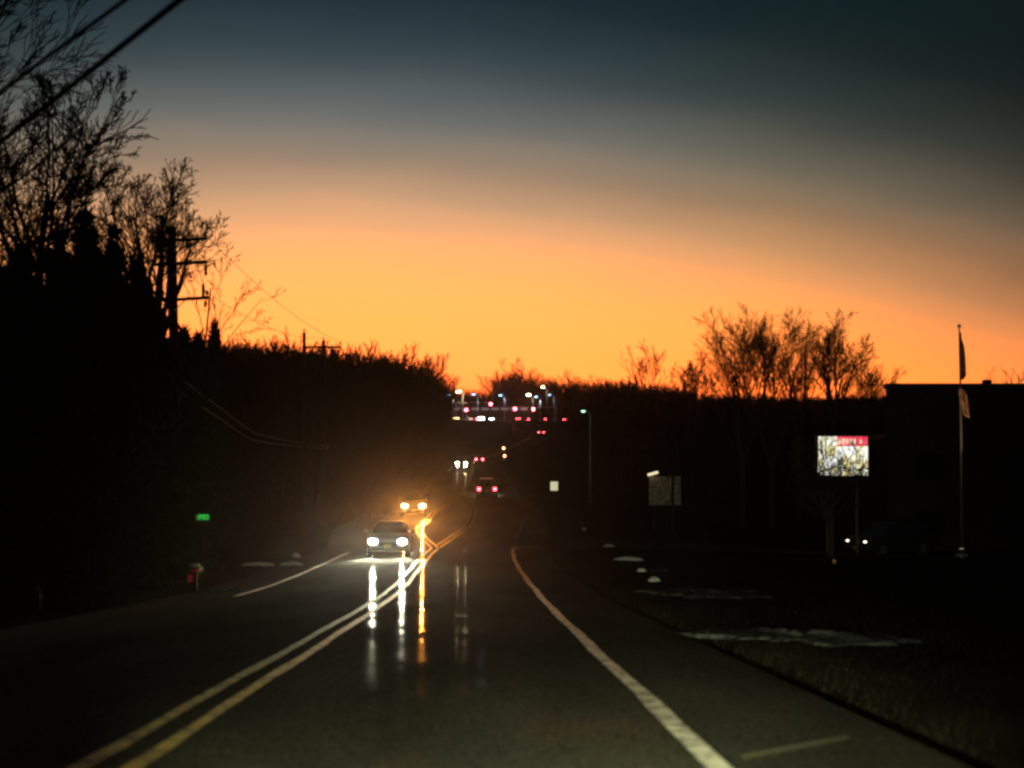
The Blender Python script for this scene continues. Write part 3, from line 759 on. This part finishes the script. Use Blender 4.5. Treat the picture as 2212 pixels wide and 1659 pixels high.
car('car', on_road(843, 53), R(3), 'oncoming dark car with two white headlights, nearest in the left lane', 'sedan', 'paint_dark', 'head_white', beam=(20000, (1, .96, .66), 46, 14, 0), pitch=lane_slope(53), hs=1.2, group='oncoming traffic')
car('car', on_road(895, 89), R(3), 'oncoming car with orange-glowing headlights behind the nearest one', 'suv', 'paint_dark', 'head_warm', beam=(62000, (1, .33, .05), 27, 5), pitch=lane_slope(89), hs=1.35, group='oncoming traffic')
car('pickup_truck', on_road(997, 202), R(2), 'far oncoming pickup with doubled yellowish lamps up the dip', 'pickup', 'paint_dark', 'head_far', beam=(1600, (1, .7, .32), 28, 3), pitch=lane_slope(202), fog=True, group='oncoming traffic', hs=1.3)
car('car', on_road(1051, 106), 0, 'dark red car driving away with lit red tail lamps', 'suv', 'paint_red', 'head_far', 'tail', lights_on=True, beam=(1500, (1, .8, .55), 70, 5), pitch=0, group='traffic driving away')
for o_ in [q_ for q_ in COL.objects if q_.get('label', '').startswith('dark red car')]: o_.rotation_euler = (-lane_slope(106), 0, R(180 + 2))
def away_car(u, d, label, kind='sedan', tail='tail_far', rz=180, z=None):
    c = car('car', on_road(u, d) if z is None else (on_road(u, d)[0], d, z), R(rz), label, kind, 'paint_dark', 'head_far', tail, pitch=0, group='traffic driving away')
    c.rotation_euler = (-lane_slope(d), 0, R(rz)); return c
away_car(1036, 238, 'far car with two red tail lamps beside the oncoming pickup')
away_car(1169, 338, 'small far car with red tail lamps alone below the crossroads')
away_car(1181, 506, 'braking car with glaring red lamps right of the crossroads')
away_car(1119, 494, 'braking car below the right traffic light gantry', z=LZ(W(1119, 0, 494).x, 494) + .06)
away_car(1032, 524, 'dim car with red lamps behind the glaring bluish headlights', z=LZ(W(1032, 0, 524).x, 524) + .06)
away_car(1145, 520, 'dim car with red lamps between the two right signals', z=LZ(W(1145, 0, 520).x, 520) + .06)
away_car(1221, 515, 'faint car with red lamps furthest right at the crossroads', z=LZ(W(1221, 0, 515).x, 515) + .06)
def xcar(u, d, rz, label, head, kind='sedan', hs=1.6):
    x = W(u, 0, d).x; return car('car', (x, d, LZ(x, d) + .06), R(rz), label, kind, 'paint_dark', head, 'tail_far', group='cars waiting at the crossroads', hs=hs)
xcar(985, 506, 8, 'car with orange and white lamps furthest left at the crossroads', 'head_warm', hs=1.7)
xcar(1040, 497, 0, 'car with glaring bluish headlights left of the middle of the crossroads', 'head_blue', 'suv', 2.6)
xcar(1064, 514, -12, 'car with white headlights just right of the bluish glare at the crossroads', 'head_white', hs=1.2)
xcar(1012, 519, 30, 'car with dull pinkish lamps between the orange and the bluish headlights', 'head_pink', hs=1.1)
xs_ = W(1866, 0, 63.6).x
car('car', (xs_ + 1.4, 63.6, LZ(xs_ + 1.4, 63.6) + .02), R(-63), 'dark car with two small lamps waiting on the side street below the glowing sign', 'suv', 'trim', 'head_dim', hs=.5, tail='redrefl')

# our own car's headlamps (the car itself is behind the lens)
for s in (-.72, .55):
    ld = bpy.data.lights.new('own_headlight', 'SPOT'); ld.energy = 5600; ld.color = (.96, 1, .52); ld.spot_size = R(48); ld.spot_blend = 1; ld.shadow_soft_size = .08
    lo_ = bpy.data.objects.new('own_headlight', ld); COL.objects.link(lo_); lo_.location = (s, 1.9, float(zr(1.9)) + .68); lo_.rotation_euler = (R(90 - 6.4), 0, R(-4))

# ------------------------------------------------------------------ street lamps, signals, crossroads
def street_lamp(u, v, d, label, lens, arm=1.6, energy=0, col=(1, 1, 1), group=None, side=-1, size=1.0, pole='galv'):
    P = W(u, v, d); x = P.x - side * arm; z0 = LZ(x, d); H = P.z - z0
    r = empty('street_lamp', (x, d, z0))
    MB().tube([(0, 0, -.1), (0, 0, H * .97)], [.1, .06], 10).build('pole', M[pole], r, True)
    MB().lathe((0, 0, 0), [(.2, 0), (.2, .05), (.14, .1)], 10).build('base', M['concrete'], r)
    MB().tube([(0, 0, H * .95), (side * arm * .5, 0, H + .08), (side * arm * .8, 0, H + .1)], .035, 8).build('arm', M[pole], r, True)
    MB().box((side * arm, 0, H + .1), (.62 * size, .3 * size, .12), bev=.04).build('lamp_head', M['darkmetal'], r)
    MB().lathe((side * arm, 0, H - .06), [(.05 * size, -.05), (.13 * size, 0), (.16 * size, .06), (.14 * size, .1)], 12).build('lens', M[lens], r, True)
    if energy:
        ld = bpy.data.lights.new('lamp_light', 'SPOT'); ld.energy = energy; ld.color = col; ld.spot_size = R(150); ld.spot_blend = .6; ld.shadow_soft_size = .15
        lo_ = bpy.data.objects.new('lamp_light', ld); COL.objects.link(lo_); lo_.parent = r; lo_.location = (side * arm, 0, H - .2)
    return tag(r, label, 'street lamp', group)
GS = 'street lamps at the crossroads'
street_lamp(1260, 888, 108, 'tall street lamp with a pale green lens right of the crossroads', 'lamp_green', .62, size=1.25)
for u, v, dd, lab, ln, sz in (
    (970, 853, 520, 'leftmost bluish street lamp at the crossroads', 'lamp_led', 2.2), (1023, 852, 522, 'second bluish street lamp from the left at the crossroads', 'lamp_led', 2.2),
    (1081, 854, 524, 'bluish street lamp alone above the middle of the crossroads', 'lamp_led', 2.4), (1158, 857, 520, 'bluish street lamp right of the middle pale lamp', 'lamp_led', 2.2),
    (1187, 853, 530, 'small rightmost bluish street lamp at the crossroads', 'lamp_led', 1.6),
    (991, 846, 518, 'large warm white street lamp left in the skyline notch', 'lamp_warm', 3.4), (1142, 853, 516, 'warm white street lamp beside a bluish one right of the middle', 'lamp_warm', 2.4),
    (1173, 836, 540, 'highest small orange street lamp above the crossroads', 'lamp_warm', 1.7)):
    street_lamp(u, v, dd, lab, ln, 1.8, 4200, (.6, .78, 1) if ln == 'lamp_led' else (1, .75, .45), GS, size=sz * 1.9)

def signal_gantry(label, xpole, d, heads, side):
    z0 = LZ(xpole, d); r = empty('traffic_signal', (xpole, d, z0))
    zz = max(W(0, v, d).z for _, v in heads) - z0 + .5; xe = [W(u, 0, d).x - xpole for u, _ in heads]
    MB().tube([(0, 0, -.1), (0, 0, zz + .5)], [.14, .1], 10).build('pole', M['galv'], r, True)
    far = max(xe, key=abs)
    MB().tube([(0, 0, zz), (far * 1.05, 0, zz + .25)], [.09, .05], 8).build('mast_arm', M['galv'], r, True)
    for (u, v), xx in zip(heads, xe):
        zc = W(0, v, d).z - z0
        MB().tube([(xx, -.02, zc), (xx, -.02, zz + .25 * xx / (far * 1.05))], .03, 6).build('hanger', M['galv'], r)
        hs_ = MB().box((xx, -.1, zc - .42), (.42, .24, 1.2), bev=.05).build('signal_head', M['housing'], r)
        for i, dz_ in enumerate((0, -.4, -.8)):
            MB().disc_y((xx, -.24, zc - .02 + dz_), .4 if i == 0 else .17, .06, 12).build('lens', M['signal_red'] if i == 0 else M['signal_off'], hs_)
    return tag(r, label, 'traffic light', 'traffic lights at the crossroads')
signal_gantry('left traffic light gantry with two red lamps at the crossroads', W(985, 0, 514).x, 514, [(1007, 886), (1060, 873)], 1)
signal_gantry('right traffic light gantry with the two biggest red lamps at the crossroads', W(1200, 0, 510).x, 510, [(1112, 883), (1152, 884)], -1)
# amber beacon on a post beside the climbing road
xb = W(1089, 0, 250).x; zb_ = LZ(xb, 250); r = empty('warning_beacon', (xb, 250, zb_))
zt_ = W(0, 968, 250).z - zb_
MB().tube([(0, 0, -.1), (0, 0, zt_ + .3)], .07, 8).build('post', M['galv'], r, True)
for vv, du in ((968, -.1), (985, .1)):
    q_ = MB().box((du, -.12, W(0, vv, 250).z - zb_), (.6, .2, .6), bev=.05).build('housing', M['housing'], r)
    MB().disc_y((du, -.25, W(0, vv, 250).z - zb_), .24, .06, 12).build('lens', M['lamp_amber'], q_)
tag(r, 'post with two dim amber lamps one above the other right of the road', 'beacon')
# shop block behind the crossroads
xw, yw = W(1048, 0, 552).x, 552; zw = LZ(xw, yw); r = empty('shop_building', (xw, yw, zw))
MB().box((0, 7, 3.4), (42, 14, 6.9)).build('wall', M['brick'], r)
MB().box((0, 6.9, 7.0), (43, 15.2, .35)).build('roof', M['roofing'], r)
for i in range(9):
    fr = MB().box((-18 + i * 4.5, -.06, 5.4), (3.9, .1, 1.4)).build('window', M['darkmetal'], r)
    MB().box((-18 + i * 4.5, -.13, 5.4), (3.6, .04, 1.1)).build('pane', M['shop_lit'], fr)
tag(r, 'low shop building with a dim lit window band behind the crossroads', 'building')

# ------------------------------------------------------------------ roadside signs
def post_sign(name, label, u, v, d, w, h, m, z_off=0, cat='sign', legs=1):
    x = W(u, 0, d).x; z0 = LZ(x, d); zc = W(u, v, d).z - z0; r = empty(name, (x, d, z0))
    MB().tube([(0, .04, -.2), (0, .04, zc + h / 2)], .025, 6).build('post', M['wood'], r)
    MB().box((0, 0, zc), (w, .012, h)).build('panel', M[m], r)
    return tag(r, label, cat), r, zc
r, rr, zc = post_sign('street_sign', 'small reflective green street name sign, headlight return added as glow, with a pale left end', 437, 1117, 36, .39, .155, 'signgreen')
MB().box((-.16, -.009, zc), (.065, .004, .148)).build('pale_end', M['plate'], rr)
for i, (dx, wv_, hv_) in enumerate(((-.08, .04, .07), (-.025, .045, .065), (.035, .04, .07), (.125, .07, .085))):
    MB().box((dx, -.009, zc - .005), (wv_, .004, hv_)).build('faded_mark', M['signyel'] if i < 3 else M['line_yellow'], rr)
post_sign('road_sign', 'small square reflective pale yellow sign, brightened by an added glow, at the right of the road beyond the dip', 1197, 1050, 92, .57, .68, 'signpale_glow')
# roadside mailbox with reflectors
xm = W(421, 0, 34).x; zm = LZ(xm, 34); r = empty('mailbox', (xm, 34, zm)); kz = 34 / F
zf = lambda v: W(0, v, 34).z - zm
MB().tube([(0, .1, -.3), (0, .1, zf(1236))], .05, 6).build('post', M['wood'], r)
MB().box((0, .2, zf(1230)), (.24, .5, .15), bev=.03).build('box', M['wood'], r)
MB().box((0, -.06, zf(1220.5)), (23 * kz, .012, 8 * kz)).build('name_plate', M['plate'], r)
MB().disc_y((0, -.06, zf(1231)), 8.5 * kz, .012, 12, 4.5 * kz).build('reflector', M['redrefl'], r)
MB().box((-9 * kz, -.06, zf(1248.5)), (11 * kz, .012, 16 * kz)).build('reflector', M['redrefl'], r)
MB().box((-5 * kz, .02, zf(1248.5)), (.03, .1, .03)).build('bracket', M['darkmetal'], r)
tag(r, 'dark roadside mailbox with red reflectors and a tan plate on the left verge', 'mailbox')
def marker(u, v, d, label, m, rad=.045):
    x = W(u, 0, d).x; z0 = LZ(x, d); zc = W(u, v, d).z - z0; r = empty('reflector_post', (x, d, z0))
    MB().tube([(0, .03, -.2), (0, .03, max(zc, .1) + rad)], .02, 6).build('post', M['galv'], r)
    MB().disc_y((0, 0, max(zc, .1)), rad, .02, 10).build('reflector', M[m], r); return tag(r, label, 'reflector')
marker(85, 1272, 24, 'tiny amber reflector low at the far left', 'amber', .055)
marker(657, 1119, 75, 'tiny white reflector on the left verge beyond the green sign', 'white', .1)
marker(1802, 1220, 48, 'tiny dull reflector on the dark lot below the parked car lamps', 'amber', .08)

# porch lamp of a house in the left wood
xh = W(752, 0, 150).x; zh = LZ(xh, 150); r = empty('yard_lamp', (xh, 150, zh)); zc = W(0, 848, 150).z - zh
MB().tube([(0, 0, -.1), (0, 0, zc)], .06, 8).build('post', M['galv'], r)
MB().box((0, -.1, zc + .2), (.5, .4, .1), bev=.03).build('cap', M['darkmetal'], r)
MB().lathe((0, -.15, zc - .12), [(.1, 0), (.22, .1), (.2, .26)], 10).build('globe', M['lamp_warm'], r, True)
tag(r, 'lone white yard lamp on a post high in the left wood', 'street lamp')

# grey board sign with a lamp over it
d = 78.; kz = d / F; xg = W(1437, 0, d).x; zg = LZ(xg, d); r = empty('board_sign', (xg, d, zg)); zf = lambda v: W(0, v, d).z - zg
xo = lambda u: (u - 1437) * kz
M['board'] = mat('board_face', (.30, .24, .22), .8, var=.7, scale=4, detail=8)
MB().box((xo(1426), 0, zf(1060)), (48 * kz, .06, 62 * kz)).build('panel', M['board'], r)
MB().box((xo(1463), .02, zf(1060)), (15 * kz, .06, 62 * kz)).build('panel', M['board'], r)
MB().tube([(xo(1453), -.05, -.3), (xo(1453), -.05, zf(1022))], .09, 8).build('post', M['wood'], r)
MB().tube([(xo(1413), .1, -.3), (xo(1413), .1, zf(1060))], .07, 8).build('post', M['wood'], r)
MB().tube([(xo(1398), -.35, zf(1026)), (xo(1420), -.35, zf(1020))], .085, 8).build('lamp_tube', M['tube'], r, True)
MB().tube([(xo(1420), -.35, zf(1020)), (xo(1453), -.1, zf(1022))], .03, 6).build('lamp_arm', M['darkmetal'], r)
tag(r, 'dim grey board sign with a pale lamp over its left corner', 'sign')

# big backlit sign, red band over white panel
d = 62.; kz = d / F; xg = W(1821, 0, d).x; zg = LZ(xg, d); r = empty('backlit_sign', (xg, d, zg)); zf = lambda v: W(0, v, d).z - zg
def sign_face(name, c1, c2, c3, strength, sc):
    m = bpy.data.materials.new(name); m.use_nodes = True; n = m.node_tree; b = n.nodes['Principled BSDF']; L = n.links
    tcn = n.nodes.new('ShaderNodeTexCoord'); no = n.nodes.new('ShaderNodeTexNoise'); no.inputs['Scale'].default_value = sc; no.inputs['Detail'].default_value = 3
    L.new(tcn.outputs['Object'], no.inputs['Vector']); rp = n.nodes.new('ShaderNodeValToRGB')
    rp.color_ramp.elements[0].position = .36; rp.color_ramp.elements[1].position = .6; rp.color_ramp.elements[0].color = c1 + (1,); rp.color_ramp.elements[1].color = c3 + (1,)
    e = rp.color_ramp.elements.new(.47); e.color = c2 + (1,)
    L.new(no.outputs['Fac'], rp.inputs[0]); L.new(rp.outputs[0], b.inputs['Emission Color']); L.new(rp.outputs[0], b.inputs['Base Color'])
    b.inputs['Emission Strength'].default_value = strength; return m
M['face_white'] = sign_face('sign_face_white', (.75, .62, .25), (.9, .87, .6), (.95, .95, .92), 1.15, 1.6)
M['face_red'] = sign_face('sign_face_red', (.85, .02, .10), (.85, .05, .10), (.9, .10, .14), .95, 3)
M['face_letters'] = sign_face('sign_face_lettering', (.85, .50, .32), (.9, .66, .45), (.95, .78, .6), .95, 5)
MB().box((0, .13, zf(985)), (115 * kz, .22, 92 * kz), bev=.03).build('cabinet', M['darkmetal'], r)
MB().box((0, 0, zf(995.5)), (107 * kz, .04, 63 * kz)).build('face_panel', M['face_white'], r)
MB().box((-33 * kz, 0, zf(953)), (40 * kz, .04, 20 * kz)).build('face_panel', M['face_white'], r)
fp = MB().box((20.2 * kz, 0, zf(953)), (65 * kz, .04, 20 * kz)).build('header_panel', M['face_red'], r)
for i, (ux, wd_, hh_) in enumerate(((1813, 7, 12), (1822, 6, 13), (1830, 6, 12), (1838, 5, 13), (1845, 6, 12), (1859, 5, 8))):
    MB().box(((ux - 1821) * kz, -.03, zf(954)), (wd_ * kz, .012, hh_ * kz)).build('letter_block', M['face_letters'], fp)
for ux in (-32, 32): MB().tube([(ux * kz, .14, -.4), (ux * kz, .14, zf(1030))], .11, 8).build('post', M['darkmetal'], r)
tag(r, 'big glowing white sign with a red top band behind bare branches', 'sign')
# the small bare tree in front of it
bare_tree('bare_tree', at(1795, 55), 'small bare tree silhouetted in front of the glowing white sign', 52, top_h(1795, 915, 55), .15, 4, (13, 5, 4, 3), None, spread=.75, twigr=.014, up=.16, lean=(.03, 0), first=.3, lenf=.72)

# flat-roofed building at far right
d = 72.; kz = d / F; xl_ = W(1915, 0, d).x; zg = LZ(xl_ + 8, d); hb = W(0, 829, d).z - zg
r = empty('flat_roofed_building', (xl_, d, zg)); Lb = 30.
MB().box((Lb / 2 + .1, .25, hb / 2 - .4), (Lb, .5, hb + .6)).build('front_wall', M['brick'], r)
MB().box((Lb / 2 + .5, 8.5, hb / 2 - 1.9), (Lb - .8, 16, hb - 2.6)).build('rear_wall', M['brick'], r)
MB().box((Lb / 2 + .5, 8.5, hb - 3.05), (Lb - .5, 16.3, .3)).build('rear_roof', M['roofing'], r)
MB().box((Lb / 2 + .1, .25, hb - .12), (Lb + .24, .74, .28)).build('parapet', M['roofing'], r)
MB().box((6.1, .25, hb + .14), (.5, .4, .24), bev=.05).build('roof_vent', M['darkmetal'], r)
for i in range(6):
    for z in (1.6, 5.0):
        fr = MB().box((2.6 + i * 4.6, -.03, z), (1.9, .08, 1.7)).build('window', M['trim'], r)
        MB().box((2.6 + i * 4.6, -.08, z), (1.7, .03, 1.5)).build('pane', M['glass'], fr)
        MB().box((2.6 + i * 4.6, -.1, z - .9), (2.1, .2, .1)).build('sill', M['brick'], fr)
dr = MB().box((.1 + Lb - 4, -.03, .8), (1.2, .08, 2.4)).build('door', M['darkmetal'], r)
MB().lathe((.1 + Lb - 4.45, -.1, .8), [(.03, 0), (.03, .12)], 8).build('handle', M['galv'], dr)
tag(r, 'long dark building with a flat roofline at the right edge', 'building')

# flagpole with two limp flags
d = 58.; kz = d / F; xf = W(2078, 0, d).x; zg = LZ(xf, d); zf = lambda v: W(0, v, d).z - zg; r = empty('flagpole', (xf, d, zg))
xo = lambda u: (u - 2078) * kz
MB().tube([(0, 0, -.2), (xo(2077), 0, zf(955)), (xo(2072), 0, zf(709))], [.06, .055, .03], 10).build('pole', M['galv'], r, True)
MB().lathe((xo(2072), 0, zf(709)), [(.02, 0), (.08, .05), (.09, .1), (.07, .16), (.02, .2)], 10).build('finial', M['plate'], r, True)
MB().lathe((0, 0, 0), [(.3, -.1), (.3, .12), (.12, .2)], 12).build('base', M['concrete'], r)
tag(r, 'tall flagpole in front of the flat-roofed building', 'flagpole')
def limp_flag(rows, label, m, seed):
    """rows of (v, u_left, u_right): cloth hanging in folds down the pole"""
    rn_ = random.Random(seed); n = 11; v = []; f = []
    for i, (vv, ul, ur) in enumerate(rows):
        for j in range(n):
            q_ = j / (n - 1); ph = q_ * 9 + i * .35
            v.append((xo(ul + (ur - ul) * q_), -.06 + .13 * math.sin(ph) * min(1, .3 + q_ * 2), zf(vv + 5 * q_ * math.sin(i * .6 + seed))))
    for i in range(len(rows) - 1):
        for j in range(n - 1): f.append((i * n + j, i * n + j + 1, (i + 1) * n + j + 1, (i + 1) * n + j))
    o = link('flag', mesh_from('flag', v, f, M[m], True), None, (xf, d, zg))
    so = o.modifiers.new('thickness', 'SOLIDIFY'); so.thickness = .012
    return tag(o, label, 'flag', 'flags on the pole')
def interp_rows(keys, n):
    k = np.array(keys, float); vv = np.linspace(k[0, 0], k[-1, 0], n); return list(zip(vv, np.interp(vv, k[:, 0], k[:, 1]), np.interp(vv, k[:, 0], k[:, 2])))
limp_flag(interp_rows([(717, 2071, 2075), (740, 2071, 2078), (770, 2071, 2082), (790, 2072, 2085), (808, 2074, 2087), (815, 2074, 2085), (822, 2075, 2080)], 16), 'long dark limp flag at the pole top against the sunset', 'flag_dark', 1)
limp_flag(interp_rows([(834, 2070, 2080), (855, 2071, 2085), (870, 2075, 2088), (888, 2078, 2091), (896, 2079, 2094), (899, 2084, 2094)], 12), 'shorter brownish lit flag hanging below the dark one', 'flag', 2)
xq = xf - 1.2; r = empty('flood_lamp', (xq, d - 3.2, LZ(xq, d - 3.2)))
MB().box((0, 0, .25), (.3, .2, .22), bev=.03).build('housing', M['darkmetal'], r)
MB().tube([(0, 0, -.1), (0, 0, .16)], .03, 6).build('stake', M['galv'], r)
MB().lathe((0, .03, .36), [(.1, 0), (.09, .02)], 10).build('lens', M['window_lit'], r)
ld = bpy.data.lights.new('flood_beam', 'SPOT'); ld.energy = 1800; ld.color = (1, .66, .32); ld.spot_size = R(24); ld.spot_blend = .9; ld.shadow_soft_size = .08
lo_ = bpy.data.objects.new('flood_beam', ld); COL.objects.link(lo_); lo_.parent = r; lo_.location = (0, .05, .45)
tgt = Vector((xo(2080) + 1.2, 3.2, zf(880) - .2)); lo_.rotation_euler = tgt.to_track_quat('-Z', 'Y').to_euler()
tag(r, 'small ground flood lamp lighting the lower flag', 'lamp')

# ------------------------------------------------------------------ leftover snow
def snow(u, v, d, wx, wy, h, label, seed, group=None, onland=True):
    x = W(u, 0, d).x; rn_ = random.Random(seed); nr, na = (14, 64) if wx > 1.5 else (5, 24); vv = [(0, 0, h if wx < 1.5 else .02)]; f = []
    ph = [rn_.uniform(0, 6.28) for _ in range(4)]
    for i in range(1, nr + 1):
        q_ = i / nr
        for j in range(na):
            a = 2 * math.pi * j / na; k_ = 1 + .18 * math.sin(11 * a + ph[3]) + .25 * math.sin(2 * a + ph[0]) + .16 * math.sin(3 * a + ph[1]) + .12 * math.sin(7 * a + ph[2])
            xx, yy = wx / 2 * q_ * k_ * math.cos(a), wy / 2 * q_ * k_ * math.sin(a)
            zz = h * (1 - q_ ** 2) * (1 + .5 * math.sin(5 * a + i + ph[3])) - (.06 if i == nr else 0)
            if wx > 1.5:   # thin, half melted, soil and grass showing through
                g_ = sum(math.sin(xx * k1 + ph[0]) * math.sin(yy * k2 + ph[1]) for k1, k2 in ((5.1, 3.3), (9.7, 6.1), (17.0, 12.3), (2.3, 1.7)))
                zz = (.03 + .028 * g_) * (1 - q_ ** 3) - .012 - (.05 if i == nr else 0)
            vv.append((xx, yy, zz + LZ(x + xx, d + yy) - LZ(x, d)))
    f = [(0, 1 + j, 1 + (j + 1) % na) for j in range(na)]
    for i in range(nr - 1):
        for j in range(na): f.append((1 + i * na + j, 1 + i * na + (j + 1) % na, 1 + (i + 1) * na + (j + 1) % na, 1 + (i + 1) * na + j)[::-1])
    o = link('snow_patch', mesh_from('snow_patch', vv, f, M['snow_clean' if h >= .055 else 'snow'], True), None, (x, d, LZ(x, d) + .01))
    return tag(o, label, 'snow', 'leftover snow along the road')
def snow_d(v):   # distance at which ground near the road shows at row v
    yy = np.linspace(5, 90, 800); vv = HZ + (CAMZ - zr(yy)) * F / yy; return float(np.interp(-v, -vv, yy))
for (u, v, wpx, wy, h, lab) in (
    (1740, 1372, 400, 2.6, .05, 'largest grey snow patch on the verge right of the road'),
    (1530, 1281, 290, 2.6, .05, 'long thin snow strip beyond the largest patch on the right'),
    (1412, 1252, 28, .5, .08, 'bright snow lump nearest the camera in the row on the right'),
    (1385, 1233, 16, .4, .06, 'smallest bright snow lump in the row on the right'),
    (1357, 1208, 56, .6, .07, 'widest bright snow lump in the row on the right'),
    (1315, 1180, 30, .5, .08, 'bright snow lump furthest along the row on the right'),
    (1262, 1144, 8, .4, .08, 'tiny snow speck near the side street on the right'),
    (1425, 1232, 50, 1.2, .05, 'dim flat snow patch behind the bright lumps on the right'),
    (468, 1276, 100, 1.4, .05, 'grey snow patch on the left verge beside the mailbox'),
    (560, 1219, 56, .7, .055, 'thin snow streak left of the road behind the mailbox'),
    (628, 1220, 40, .7, .08, 'bright bent snow lump beside the oncoming lane'),
    (640, 1201, 14, .4, .09, 'small pinkish snow lump furthest along the left verge')):
    d_ = snow_d(v); snow(u, v, d_, wpx * d_ / F, wy, h, lab, int(u * 7 + v))

# ------------------------------------------------------------------ air
hz_ = MB().box((0, 850, 25), (3300, 2150, 130)).build('haze', None)
hm = bpy.data.materials.new('haze'); hm.use_nodes = True; n = hm.node_tree; n.nodes.clear()
pv = n.nodes.new('ShaderNodeVolumePrincipled'); pv.inputs['Color'].default_value = (.9, .92, .95, 1); pv.inputs['Density'].default_value = .00007; pv.inputs['Anisotropy'].default_value = .92
ou = n.nodes.new('ShaderNodeOutputMaterial'); n.links.new(pv.outputs[0], ou.inputs['Volume'])
hz_.data.materials.append(hm); tag(hz_, 'thin evening haze filling the whole valley', 'haze', kind='stuff')
